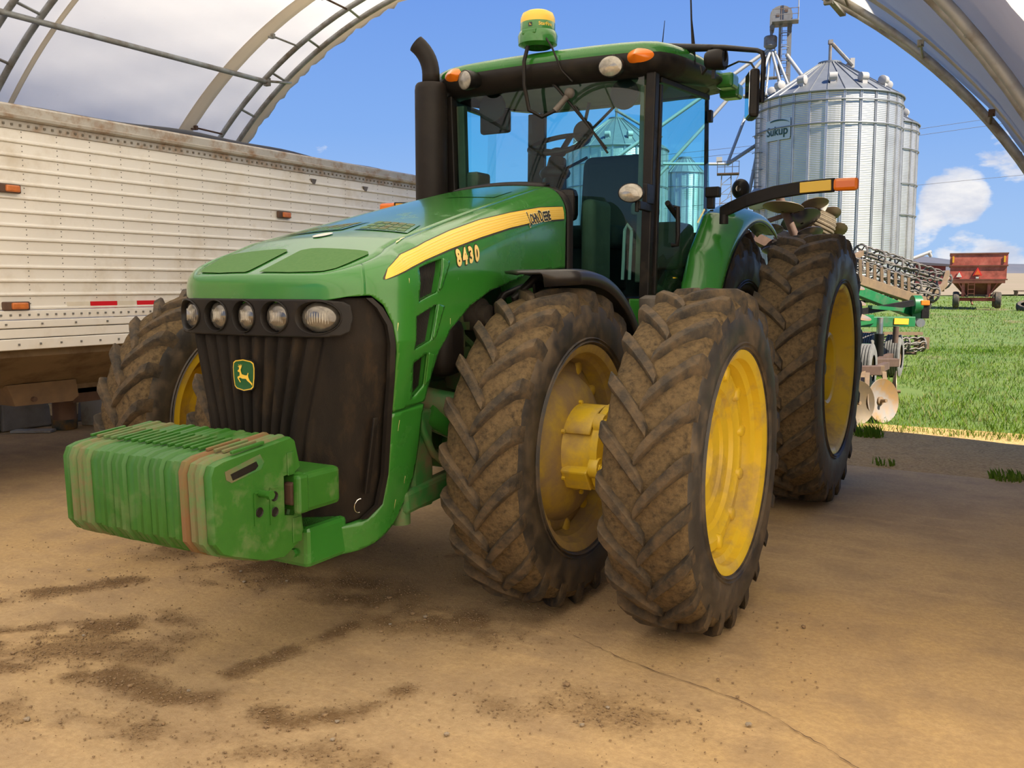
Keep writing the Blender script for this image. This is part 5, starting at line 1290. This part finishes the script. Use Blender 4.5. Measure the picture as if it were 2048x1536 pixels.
# ------------------------------------------------------------------ steel grain bins
def grain_bin(label, loc, Rb, eave, peak, n=28, rings=(), sign=False, rot=0., vents=12, name='grain_bin', zvent=.42):
    t = thing(name, label, 'grain bin', loc, rot, None)
    def arcp(a, r, z): return (r * math.sin(a), -r * math.cos(a), z)
    da = 2 * PI / n
    nz = int(eave / .1067 * 2); zs = np.linspace(0, eave, nz + 1)
    b = MB(); b.grid([[arcp(da * u, Rb + (.0065 if j % 2 else -.0065), z) for u in (0, .25, .5, .75, 1)] for j, z in enumerate(zs)])
    w = b.build('wall_panel', 'galv_bin', t, recalc=False); me_w = w.data
    b = MB(); 
    for dx in (-.05, .05): b.box((dx, -Rb - .035, eave / 2), (.035, .07, eave - .02))
    b.box((0, -Rb - .02, eave / 2), (.10, .012, eave - .02)); s_ = b.build('stiffener', 'galv_bin', t); me_s = s_.data
    sl = peak - eave; rt = .55; Ro = Rb + .12
    hz = lambda r: eave + sl * (Ro - r) / (Ro - rt)
    b = MB(); b.grid([[arcp(da * u, r, hz(r) + (.07 if u in (0, 1) else 0)) for u in (0, .02, .98, 1)] for r in (Ro, rt)])
    p_ = b.build('roof_panel', 'galv_roof', t, recalc=False); me_p = p_.data
    for i in range(1, n):
        link('wall_panel', me_w, t, rot=(0, 0, da * i)); link('stiffener', me_s, t, rot=(0, 0, da * i)); link('roof_panel', me_p, t, rot=(0, 0, da * i))
    for z in rings:
        MB().tube([arcp(2 * PI * i / 56, Rb + .10, z) for i in range(57)], .045, 6, caps=False).build('wind_ring', 'galv_roof', t, smooth=60)
    MB().tube([arcp(2 * PI * i / 56, Ro, eave - .02) for i in range(57)], .05, 6, caps=False).build('eave_ring', 'galv_roof', t, smooth=60)
    MB().lathe([(rt + .16, peak - .10), (rt + .16, peak + .04), (0, peak + .10)], 28, 'Z').build('peak_cap', 'galv_roof', t, smooth=40)
    for i in range(vents):
        a = 2 * PI * (i + .5) / vents + .12; r = Rb * .80; z = hz(r)
        vb = MB(); c = Vector(arcp(a, r, z + .30)); tan_ = Vector((math.cos(a), math.sin(a), 0)); rad = Vector((math.sin(a), -math.cos(a), 0))
        vb.tube([c - tan_ * .24, c - tan_ * .22, c + tan_ * .22, c + tan_ * .24], [.24, .27, .27, .24], 18); v_ = vb.build('roof_vent', 'vent_white', t, smooth=50)
        MB().box(c + Vector((0, 0, -.32)), (.34, .34, .36), a).build('vent_neck', 'vent_white', v_)
    if sign:
        a0 = -.93
        g = lambda o: (lambda x, y: arcp(a0 + x / Rb, Rb + .085 + o, eave - 2.0 + y))
        sg = patch(rrect(0, 0, 2.0, 1.25, .08), [], .15, g(0)).build('sign_plate', 'sign_white', t, recalc=False)
        text_mesh('Sukup', .74, lambda x, y: g(.03)(x, y - .10), .012, 1., .95).build('sign_lettering', 'sign_green', sg, recalc=False)
        MB().grid([[g(.03)(x, .30 + .22 * math.sqrt(max(0, 1 - (x / .95) ** 2)) + d * (1 - (x / 1.0) ** 2)) for d in (0, .09)] for x in np.linspace(-.55, .94, 16)]).build('sign_swoosh', 'sign_green', sg, recalc=False)
    return t, arcp, hz
BZ = 1.2
b1, ap1, hz1 = grain_bin('tall grain bin with pale roof vents and a green lettered sign, nearest of the bins', (-9.35, 58.06, BZ), 4.39, 11.9, 14.4, rings=(11.35, 10.0), sign=True, rot=.40)
b = MB(); b.tube([(0, 0, 14.3), (0, 0, 15.6)], .10, 8); b.box((0, 0, 15.7), (.26, .26, .25)); b.tube([(.1, 0, 15.6), (1.5, .5, 14.35)], .12, 8); b.build('roof_auger', 'galv_leg', b1, smooth=40)
b = MB(); b.tube([(.7, .8, 14.0), (1.4, .6, 14.55)], .10, 8); b.box((1.5, .6, 14.5), (.28, .28, .6)); b.tube([(1.5, .6, 14.3), (1.5, .6, 13.4)], .10, 8); b.build('roof_spout', 'vent_white', b1, smooth=40)
b2, _, _ = grain_bin('galvanised grain bin mostly hidden behind the right edge of the lettered bin', (-9.70, 69.3, BZ), 4.45, 11.9, 14.4, rings=(11.35, 10.0, 7.6, 5.4), rot=.1)
b3, _, _ = grain_bin('galvanised grain bin with a cone roof seen through the cab windscreen', (-31.85, 76.3, BZ), 4.75, 12.7, 15.75, rings=(11.2, 9.3), rot=.35)
b = MB(); b.tube([(0, 0, 15.6), (0, 0, 16.5)], .10, 8); b.box((0, 0, 16.6), (.3, .3, .4)); b.tube([(.1, 0, 16.4), (4.2, -.9, 13.8)], .12, 8); b.build('roof_auger', 'galv_leg', b3, smooth=40)
b4, _, _ = grain_bin('small grain bin far behind, seen through the left door glass', (-31.0, 93.0, 1.6), 2.1, 12.0, 13.7, n=20, rings=(10.5,), vents=0, rot=.2)

# ------------------------------------------------------------------ elevator leg with spouts
lg = thing('elevator_leg', 'tall weathered grain elevator leg with ladder, platform and distributor beside the bins', 'elevator', (-13.3, 62.7, .8), math.radians(13.6))
for x, w_ in ((-.38, .18), (.27, .25)):
    b = MB(); b.box((x, 0, 9.4), (w_, .35, 18.8)); b.build('leg_trunk', 'galv_leg', lg)
for x in (-.24, .12):
    MB().box((x, -.40, 9.4), (.05, .05, 18.8)).build('ladder_rail', 'galv_leg', lg)
for i in range(60):
    MB().box((-.06, -.40, .3 + i * .31), (.36, .035, .035)).build('ladder_rung', 'galv_leg', lg)
for i in range(19):
    z = 1.5 + i * .92
    MB().tube([(-.06 + .30 * math.cos(t), -.42 - .40 * math.sin(t), z) for t in np.linspace(0, PI, 9)], .035, 5).build('cage_hoop', 'galv_leg', lg, smooth=60)
hp = [(-.75, 18.75), (.42, 18.75), (.42, 19.35)] + [(-.33 + .75 * math.cos(t), 19.38 + .62 * math.sin(t)) for t in np.linspace(0, PI, 10)] + [(-1.08, 18.6), (-.95, 18.4), (-.80, 18.4)]
hd = MB().prism(hp, lambda x, z: (x, -.42, z), lambda x, z: (x, .42, z)).build('leg_head', 'galv_leg', lg)
MB().box((-.33, -.43, 19.35), (.05, .03, 1.25)).build('head_seam', 'rust', hd)
MB().box((-.55, -.43, 19.35), (.22, .03, .2)).build('rust_patch', 'rust', hd); MB().box((.0, -.43, 19.62), (.22, .03, .18)).build('rust_patch', 'rust', hd)
pf = MB().box((-.05, -.65, 18.8), (1.75, 1.0, .08)).build('platform', 'galv_leg', lg)
for x in (-.9, -.3, .3, .8): MB().box((x, -1.12, 19.2), (.045, .045, .8)).build('rail_post', 'galv_leg', pf)
for z in (19.2, 19.58): MB().box((-.05, -1.12, z), (1.75, .04, .04)).build('guard_rail', 'galv_leg', pf)
for z in (19.2, 19.58): MB().box((.80, -.65, z), (.04, 1.0, .04)).build('guard_rail', 'galv_leg', pf)
MB().tube([(.80, -.9, 18.8), (.80, -.9, 20.6), (.82, -.9, 22.5)], [.05, .035, .02], 6).build('mast', 'vent_white', lg, smooth=60)
b = MB(); b.tube([(-.95, -.1, 18.5), (-.95, -.1, 18.2), (-.99, -.2, 17.9)], [.14, .10, .12], 10); b.build('discharge_spout', 'galv_leg', lg, smooth=50)
db = MB(); db.lathe([(0, 18.05), (.38, 18.03), (.45, 17.95), (.45, 17.35), (.30, 17.2), (0, 17.1)], 18, 'Z', c=(-1.0, -.2, 0)); db.build('distributor', 'galv_leg', lg, smooth=40)
b = MB()
for x in (-1.25, -.70): b.box((x, -.2, 16.2), (.06, .06, 2.2))
b.box((-.9, -.2, 15.2), (.9, .7, .08)); b.build('distributor_stand', 'galv_leg', lg)
def spout(a, b_, r=.13, m='spout'):
    o = Vector((-13.3, 62.7, .8)); R_ = Matrix.Rotation(-math.radians(13.6), 3, 'Z')
    return MB().tube([R_ @ (Vector(a) - o), R_ @ (Vector(b_) - o)], r, 8).build('spout', m, lg, smooth=60)
spout((-14.3, 62.3, 18.0), (-18.03, 60.0, 14.91)); spout((-18.03, 60.0, 14.91), (-23.5, 56.6, 10.4))
spout((-14.2, 62.3, 17.9), (-18.05, 59.99, 12.79), .13); spout((-18.05, 59.99, 12.79), (-22.3, 57.4, 7.4), .13); spout((-14.2, 62.2, 17.8), (-14.85, 54.9, 9.35), .10)
spout((-14.1, 62.2, 17.8), (-12.5, 60.2, 13.6), .11); spout((-13.9, 62.2, 17.8), (-11.9, 60.0, 13.8), .09)
spout((-13.14, 62.6, 17.5), (-10.6, 59.0, 14.3), .13)
spout((-13.60, 57.93, 10.98), (-14.85, 54.91, 9.33)); spout((-14.85, 54.91, 9.33), (-18.5, 53.0, 9.36), .09); spout((-14.09, 59.95, 11.79), (-14.19, 57.0, 6.5), .13); spout((-14.2, 62.2, 17.6), (-14.09, 59.95, 11.79), .08)
# second, lattice catwalk tower with a platform
ct = thing('catwalk_tower', 'slim lattice tower with a railed platform left of the lettered bin', 'tower', (-14.3, 52.9, .8), math.radians(16.8))
for x in (-.28, .28):
    for y in (-.28, .28): MB().beam((x * 2.2, y, 0), (x, y, 7.6), .06, .06).build('tower_leg', 'galv_leg', ct)
for i in range(12):
    z = .6 + i * .58; k = 1 + 1.2 * (1 - z / 7.6)
    MB().beam((-.28 * k, -.28, z), (.28 * k, -.28, z + .5), .035, .035).build('tower_brace', 'galv_leg', ct); MB().box((0, -.28, z), (.56 * k, .035, .035)).build('tower_rung', 'galv_leg', ct)
pf = MB().box((.1, 0, 7.65), (1.35, .9, .07)).build('platform', 'rust', ct)
for x in (-.55, -.1, .35, .75): MB().box((x, -.42, 8.0), (.04, .04, .75)).build('rail_post', 'wire', pf)
for z in (8.05, 8.38): MB().box((.1, -.42, z), (1.35, .035, .035)).build('guard_rail', 'wire', pf)
MB().beam((.75, -.1, 7.6), (.1, -.1, 6.2), .04, .04).build('platform_brace', 'galv_leg', ct)
MB().box((-.45, 0, 8.55), (.35, .3, .3)).build('transition_box', 'vent_white', ct)
hb = MB(); hb.lathe([(.0, 6.9), (.2, 6.85), (.75, 6.2), (.75, 6.0), (.4, 5.6), (0, 5.5)], 16, 'Z', c=(1.9, 1.5, 0)); hb.tube([(1.9, 1.5, 0), (1.9, 1.5, 5.6)], .12, 6); tph = hb
hb.build('hopper_cone', 'vent_white', ct, smooth=40)
lt = thing('ladder_cage', 'caged ladder running up the left side of the lettered grain bin', 'ladder', (-13.05, 55.6, 1.0), math.radians(15))
for x in (-.22, .22): MB().box((x, 0, 6.2), (.05, .05, 12.4)).build('ladder_rail', 'galv_leg', lt)
for i in range(40): MB().box((0, 0, .3 + i * .31), (.44, .035, .035)).build('ladder_rung', 'galv_leg', lt)
for i in range(11): MB().tube([(-.02 + .38 * math.cos(t), -.45 * math.sin(t), 1.6 + i * 1.05) for t in np.linspace(0, PI, 8)], .025, 5).build('cage_hoop', 'galv_leg', lt, smooth=60)
MB().box((-.3, -.2, 12.5), (1.5, .8, .1)).build('platform', 'vent_white', lt)
for z in (12.95, 13.3): MB().box((-.3, -.58, z), (1.5, .04, .04)).build('guard_rail', 'vent_white', lt)
for i, pts in enumerate(([(-30, 69.5, 12.2), (-6.39, 82.76, 14.88), (6.62, 90.18, 17.04), (30, 103, 21)], [(-30, 69.5, 11.7), (-6.44, 82.73, 14.34), (6.66, 90.20, 16.42), (30, 103, 20)], [(-40, 69, 7.2), (-6.96, 88.19, 10.69), (11.12, 98.50, 12.69), (30, 109, 15)])):
    o = MB().tube(pts, .018, 5).build('power_line', 'wire', smooth=60); tag(o, ('highest', 'second highest', 'lowest')[i] + ' of the thin dark power lines crossing the sky at right', 'wire')
ag = thing('grain_auger', 'pale tube auger rising beyond the bins to the left of the red wagon', 'auger', (-8.0, 87.6, 3.0))
b = MB(); b.tube([(-4, -2.2, -1.0), (2.17, 1.24, 1.68)], .16, 10); b.build('auger_tube', 'spout', ag, smooth=60)
b = MB(); b.tube([(2.0, 1.15, 1.6), (2.2, 1.25, 1.2)], [.2, .14], 8); b.build('auger_spout', 'spout', ag, smooth=50)
b = MB(); b.beam((-1, -.6, .3), (-1, -.6, -1.9), .12, .12); b.beam((-.2, -.1, .6), (.3, .2, -1.9), .1, .1); b.build('auger_stand', 'galv_leg', ag)
bn = thing('barn', 'low red shed with a grey roof far off left of the wagon', 'shed', (-8.9, 121.7, 1.9), math.radians(6))
b = MB(); b.box((0, 0, 1.0), (3.4, 3, 2.4)); b.build('wall', 'red_barn', bn)
b = MB(); b.prism([(-2.3, 2.25), (2.3, 2.0), (2.3, 2.25), (-2.1, 2.6)], lambda x, z: (x, -1.9, z), lambda x, z: (x, 1.9, z)); b.build('roof', 'barn_roof', bn)

# ------------------------------------------------------------------ red gravity wagon
wg = thing('grain_wagon', 'faded red gravity grain wagon with an orange warning triangle standing on the grass', 'wagon', (.30, 46.3, .47), math.radians(4.5))
HW = 1.40
def wbox(rows, nm, m, par=wg, **k):
    b = MB(); b.grid([[(-w, y0, z), (w, y0, z), (w, y1, z), (-w, y1, z)] for w, y0, y1, z in rows], close_v=True); return b.build(nm, m, par, **k)
bx = wbox([(HW, 0, 3.6, 1.38), (HW, 0, 3.6, 2.08)], 'wagon_box', 'red_wagon', solid=.03)
wbox([(HW + .03, -.02, 3.62, 2.06), (HW + .03, -.02, 3.62, 2.66)], 'box_extension', 'red_wagon', solid=.03)
wbox([(.62, .5, 2.6, .62), (HW * .99, 0, 3.6, 1.40)], 'hopper_bottom', 'red_dark', solid=.03)
for z in (2.07, 1.40, 2.66):
    b = MB(); b.box((0, -.02, z), (HW * 2 + .12, .07, .06)); b.box((-HW - .02, 1.8, z), (.07, 3.6, .06)); b.box((HW + .02, 1.8, z), (.07, 3.6, .06)); b.build('rim_rail', 'red_dark', wg)
b = MB(); b.box((0, -.03, 1.30), (HW * 2 - .1, .04, .16)); b.build('lower_band', 'red_dark', wg)
for x in (-1.27, 1.27):
    MB().box((x, -.045, 2.38), (.09, .02, .30)).build('marker_strip', 'yellow_mark', wg)
def tri(c, s_, m, y, par=wg, nm='warning_triangle'):
    return MB().prism([(c[0] - s_, c[1] - s_ * .55), (c[0] + s_, c[1] - s_ * .55), (c[0], c[1] + s_ * 1.15)], lambda x, z: (x, y, z), lambda x, z: (x, y - .012, z)).build(nm, m, par)
t1 = tri((-.03, 1.72), .24, 'red_sign', -.03); tri((-.03, 1.715), .155, 'orange_sign', -.043, t1, 'triangle_centre')
t2 = tri((-.94, 1.60), .20, 'red_sign', -.03); tri((-.94, 1.60), .15, 'white_tape', -.043, t2, 'triangle_centre')
MB().box((-.03, -.04, 1.49), (.15, .02, .08)).build('plate', 'white_tool', wg)
for x in (-.70, .58):
    b = MB(); b.box((x, .15, .95), (.16, .12, .80)); b.build('hopper_post', 'red_wagon', wg)
for x, s in ((-.95, 1), (1.0, -1)):
    MB().beam((x, .1, 1.25), (x + s * .38, .1, .66), .06, .06).build('hopper_brace', 'red_wagon', wg)
ld = MB(); 
for x in (-.46, -.14): ld.box((x, -.05, .92), (.03, .03, .62))
for z in (.72, .92, 1.15): ld.box((-.30, -.05, z), (.32, .03, .03))
ld.build('ladder', 'red_dark', wg)
b = MB(); b.box((0, .2, .62), (1.9, .12, .10)); b.box((0, 3.0, .62), (1.9, .12, .10)); b.box((-.5, 1.6, .60), (.12, 3.2, .12)); b.box((.5, 1.6, .60), (.12, 3.2, .12)); b.build('running_gear', 'rust', wg)
b = MB(); b.box((0, .35, .42), (1.9, .14, .14)); b.box((0, 2.9, .42), (1.9, .14, .14)); b.build('axle', 'red_wagon', wg)
MB().beam((-.3, .3, .42), (-.2, .1, .18), .06, .08).build('drawbar', 'red_dark', wg)
for x, y in ((-1.03, .35), (1.06, .35), (-1.03, 2.9), (1.06, 2.9)):
    w_ = MB().lathe([(.20, -.13), (.34, -.16), (.39, -.13), (.405, 0), (.39, .13), (.34, .16), (.20, .13)], 28, c=(x, y, .40)).build('wheel', 'rubber', wg, smooth=50)
    MB().lathe([(.21, -.12), (.18, -.03), (0, -.03)], 20, c=(x, y, .40)).build('wheel_rim', 'white_tool', w_, smooth=40)
o = MB(); o.box((0, 0, .28), (.9, .5, .08)); o.box((-.4, 0, .13), (.06, .4, .26)); o.box((.4, 0, .13), (.06, .4, .26))
so = o.build('steel_skid', 'rust', loc=(2.0, 64.5, .95), rot=(0, 0, .5)); tag(so, 'small rusty steel skid in the field right of the wagon', 'skid')
ot = MB(); ot.lathe([(.22, -.12), (.36, -.16), (.42, -.1), (.43, 0), (.42, .1), (.36, .16), (.22, .12)], 28, 'Z', c=(0, 0, .16)); ot = ot.build('old_tire', 'rubber', loc=(2.42, 46.1, .45), rot=(.45, 0, 0), smooth=50); tag(ot, 'dark old tyre lying in the grass at the right edge beside the wagon', 'tyre')

# ------------------------------------------------------------------ folded disc ripper behind the tractor
wg.scale = (.88, 1, 1)
im = thing('disc_ripper', 'green folding disc implement with rusty discs and rolling baskets standing behind the tractor', 'implement', (.8, 11.0, 0))
IO = Vector((.8, 11.0, 0))
def ib(mb, nm, m, par=None, **k):
    mb.v = [tuple(Vector(p) - IO) for p in mb.v]; return mb.build(nm, m, par or im, **k)
def ibeam(a, b_, w, h, nm, m, **k): return ib(MB().beam(a, b_, w, h), nm, m, **k)
ibeam((-.25, 11.6, 1.73), (1.00, 13.76, 1.07), .16, .17, 'wing_beam', 'imp_green', bevel=.01)
ibeam((-.35, 11.9, 1.88), (.86, 13.91, 1.36), .14, .16, 'wing_toolbar', 'tan_steel', bevel=.01)
for i in range(11):
    f_ = i - 2
    ib(MB().beam((.13 + .088 * f_, 12.34 + .2 * f_, 2.06 - .042 * f_), (.15 + .088 * f_, 12.35 + .2 * f_, 1.69 - .045 * f_), .035, .05), 'spring_tine', 'tan_steel')
def basket(a, b_, r, nb=8, twist=1.3, nr=6):
    a, b_ = Vector(a), Vector(b_); d = (b_ - a).normalized(); x = d.cross(Vector((0, 0, 1))).normalized(); z = x.cross(d)
    pt = lambda t, ang: a.lerp(b_, t) + x * r * math.cos(ang) + z * r * math.sin(ang)
    ib(MB().tube([a, b_], .03, 8), 'basket_axle', 'grey_steel', smooth=60)
    for k in range(nb):
        ib(MB().tube([pt(t, 2 * PI * k / nb + twist * t) + Vector((0, 0, .014 * math.sin(t * 60))) for t in np.linspace(0, 1, 26)], .017, 5), 'basket_bar', 'grey_steel', smooth=60)
    for j in range(nr):
        t = j / (nr - 1)
        m_ = MB(); m_.tube([pt(t, 2 * PI * q / 16) for q in range(17)], .022, 5, caps=False)
        for q in range(3): m_.tube([pt(t, q * PI / 3 + t * 2), pt(t, q * PI / 3 + PI + t * 2)], .014, 4)
        ib(m_, 'basket_ring', 'grey_steel', smooth=60)
basket((-.30, 13.1, 2.02), (1.12, 15.20, 1.42), .17)
basket((-.15, 14.8, 2.20), (1.17, 17.08, 1.68), .17)
basket((-.30, 14.17, 1.72), (.94, 15.80, 1.20), .15, 6)
for a, b_ in (((1.02, 15.15, 1.20), (1.15, 15.22, 1.56)), ((1.12, 15.2, 1.38), (1.25, 16.45, 1.62)), ((1.2, 16.3, 1.5), (1.25, 16.8, 1.85)), ((-.2, 12.9, 1.9), (-.1, 14.7, 2.2)), ((.9, 13.9, 1.4), (1.05, 15.1, 1.3))):
    ibeam(a, b_, .07, .10, 'basket_arm', 'tan_steel')
ib(MB().cyl((.97, 13.44, 1.24), (1.09, 13.50, 1.24), .17, 18), 'hinge_plate', 'imp_green', smooth=40)
ib(MB().box((1.06, 13.5, 1.06), (.16, .22, .34)), 'hinge_block', 'imp_green', bevel=.02)
for p in ((.96, 13.2, .96), (1.10, 13.28, .94)): ib(MB().cyl(p, (p[0] + .05, p[1] - .12, p[2]), .075, 14), 'hinge_pin', 'steel', smooth=40)
lm = ib(MB().box((1.19, 13.40, 1.14), (.13, .04, .26), .4), 'marker_board', 'black', bevel=.01)
ib(MB().box((1.18, 13.38, 1.28), (.15, .06, .09), .4), 'marker_lamp', 'amber', bevel=.015)
ibeam((-.5, 11.45, .98), (1.05, 12.87, .97), .16, .17, 'main_frame', 'imp_green', bevel=.01)
ibeam((.3, 10.8, 1.0), (.45, 12.3, 1.02), .14, .15, 'frame_member', 'imp_green', bevel=.01)
ibeam((.80, 12.52, .985), (1.00, 12.72, .975), .02, .10, 'reflector_strip', 'yellow_mark'); im.children[-1].location = (.05, -.10, 0)
ibeam((.30, 12.3, 1.14), (1.0, 13.2, 1.28), .07, .10, 'fold_link', 'black'); ibeam((.43, 12.40, 1.22), (.85, 12.97, 1.17), .10, .06, 'fold_link', 'imp_green')
ib(MB().tube([(.66, 11.95, 1.06), (.66, 11.95, .72)], .05, 14), 'lift_cylinder', 'steel', smooth=50)
ib(MB().tube([(.66, 11.93, .80), (.66, 11.95, .30)], .075, 14), 'cylinder_barrel', 'black', smooth=50)
ib(MB().tube([(.84, 12.52, .90), (.83, 12.51, .62)], .05, 10), 'stabiliser', 'rust', smooth=50)
for (x, y), r, w in (((.77, 12.93), .37, .24), ((.28, 13.35), .37, .24), ((.68, 10.40), .36, .26), ((.1, 12.3), .36, .26)):
    b = MB(); pr = [(r * .55, -w * .5), (r * .8, -w * .55), (r * .94, -w * .48)]
    for k in range(6):
        q = -w * .40 + w * .8 * k / 5; pr += [(r, q - .012), (r, q + .012)] + ([(r - .018, q + w * .06), (r - .018, q + w * .10)] if k < 5 else [])
    pr += [(r * .94, w * .48), (r * .8, w * .55), (r * .55, w * .5)]
    b.lathe(pr, 40, c=(x, y, r)); o = ib(b, 'transport_tire', 'implement_tyre', smooth=40)
    ib(MB().lathe([(r * .56, w * .40), (r * .5, w * .2), (0, w * .2)], 24, c=(x, y, r)), 'tire_hub', 'tan_steel', o, smooth=40)
ib(MB().beam((.68, 10.4, .36), (.77, 12.9, .38), .10, .12), 'wheel_arm', 'rust')
ib(MB().box((.50, 11.05, .55), (.30, .04, .26), .4), 'hitch_plate', 'imp_green')
ibeam((.1, 10.4, .40), (1.03, 11.25, .39), .12, .13, 'toolbar', 'rust', bevel=.01)
ibeam((.60, 7.95, .51), (1.15, 8.43, .50), .12, .12, 'gang_toolbar', 'rust', bevel=.008)
ib(MB().box((1.17, 8.46, .50), (.08, .08, .12), .5), 'toolbar_end', 'tan_steel', bevel=.004)
ibeam((1.12, 8.4, .50), (.98, 10.5, .40), .08, .10, 'gang_arm', 'rust')
ibeam((1.08, 8.05, .46), (1.19, 7.3, .22), .05, .09, 'disc_standard', 'tan_steel'); ibeam((1.23, 8.36, .46), (1.30, 8.05, .25), .05, .09, 'disc_standard', 'tan_steel'); ibeam((1.0, 8.25, .46), (1.08, 7.5, .2), .05, .09, 'disc_standard', 'tan_steel')
def disc(c, r, nrm, m='disc', par=None):
    nv = Vector(nrm).normalized(); q = Vector((1, 0, 0)).rotation_difference(nv).to_matrix()
    b = MB(); b.lathe([(0.02, -.055), (r * .35, -.050), (r * .7, -.03), (r, .0), (r - .004, .008), (r * .7, -.022), (r * .35, -.042), (.02, -.047)], 36)
    b.v = [tuple(q @ Vector(p) + Vector(c)) for p in b.v]; o = ib(b, 'disc_blade', m, smooth=40)
    h = MB(); h.lathe([(.0, .05), (.022, .05), (.022, -.02), (.05, -.025), (.05, -.05)], 10); h.v = [tuple(q @ Vector(p) + Vector(c)) for p in h.v]; ib(h, 'disc_nut', 'tan_steel', o, smooth=40)
    return o
NR = (.72, -.62, .12)
disc((1.36, 7.38, .235), .262, (.78, -.50, .10)); disc((1.13, 7.02, .235), .262, (.72, -.55, .08), 'disc_dark'); disc((1.40, 8.22, .262), .262, (.99, .12, .05), 'disc_dark')
for c in ((.60, 9.18, 1.59), (.62, 9.20, 1.38), (.66, 9.44, 1.17)): disc(c, .24, (.28, -.10, .95), 'disc')
DT = [((.46, 7.58, 2.56), .17, (-.25, .30, .92), 'disc_dark'), ((.20, 7.11, 2.50), .24, (.05, .22, .96), 'disc_dark'), ((.08, 7.02, 2.24), .15, (-.1, .35, .93), 'disc_blue'), ((.34, 7.41, 2.37), .24, (-.38, .33, .86), 'disc_blue'), ((.53, 8.18, 2.48), .14, (-.3, .5, .8), 'disc_dark'), ((.59, 8.21, 2.27), .16, (-.3, .5, .8), 'disc_dark'), ((.05, 7.24, 2.01), .12, (-.2, .3, .93), 'disc_blue'), ((.48, 7.26, 2.19), .16, (-.3, .35, .88), 'disc_blue')]
for c, r, nv, m in DT: disc(c, r, nv, m)
def gauge(c, r, w, ax):
    q = Vector((1, 0, 0)).rotation_difference(Vector(ax).normalized()).to_matrix(); b = MB(); pr = [(.05, -w * .5), (r * .6, -w * .52)]
    for k in range(9):
        t = -1 + 2 * k / 8; rr_ = r * math.sqrt(1 - .50 * t * t); pr += [(rr_, w * .5 * t - w * .028), (rr_, w * .5 * t + w * .028)] + ([(rr_ - .013, w * .5 * t + w * .045), (rr_ - .013, w * .5 * t + w * .085)] if k < 8 else [])
    pr += [(r * .6, w * .52), (.05, w * .5)]
    b.lathe(pr, 40); b.v = [tuple(q @ Vector(p) + Vector(c)) for p in b.v]; o = ib(b, 'gauge_tire', 'gauge_tyre', smooth=40)
    h = MB(); h.cyl(tuple(q @ Vector((w * .4, 0, 0)) + Vector(c)), tuple(q @ Vector((w * .85, 0, 0)) + Vector(c)), .035, 10); ib(h, 'gauge_axle', 'white_tool', o, smooth=40)
gauge((.43, 7.80, 2.33), .25, .34, (.42, .10, .90)); gauge((.12, 7.75, 2.10), .20, .24, (.42, .10, .90))
ib(MB().tube([(.13, 7.17, 2.64), (.21, 7.21, 2.43), (.34, 7.16, 2.15), (.45, 7.23, 1.76)], .05, 10), 'gang_post', 'rust', smooth=50)
ibeam((.38, 7.19, 2.47), (-.15, 7.37, 2.33), .04, .05, 'gang_link', 'rust'); ibeam((.22, 7.40, 2.15), (-.12, 7.39, 2.03), .03, .04, 'gang_link', 'black')
ibeam((-.3, 7.6, 2.2), (.6, 8.9, 1.6), .12, .12, 'wing_frame', 'rust'); ibeam((.0, 7.5, 2.0), (.1, 11.5, 1.1), .14, .14, 'wing_frame', 'rust'); ibeam((.45, 7.23, 1.8), (.60, 9.2, 1.3), .10, .10, 'wing_frame', 'rust')
ibeam((.60, 9.2, 1.3), (.1, 10.9, 1.0), .12, .12, 'wing_frame', 'imp_green')
ibeam((.05, 4.2, .62), (.05, 11.4, .95), .16, .18, 'tongue', 'imp_green', bevel=.01)
basket((-.25, 13.7, .50), (1.02, 14.80, .48), .13, 7)
ibeam((-.2, 13.72, .70), (1.02, 14.78, .68), .06, .06, 'basket_frame', 'tan_steel'); ibeam((.92, 14.75, .68), (.92, 14.75, .28), .05, .05, 'basket_arm', 'tan_steel'); ib(MB().box((1.04, 14.8, .50), (.22, .05, .22), .5), 'basket_plate', 'tan_steel'); ibeam((-.2, 13.7, .33), (.9, 14.7, .31), .05, .05, 'basket_frame', 'rust')
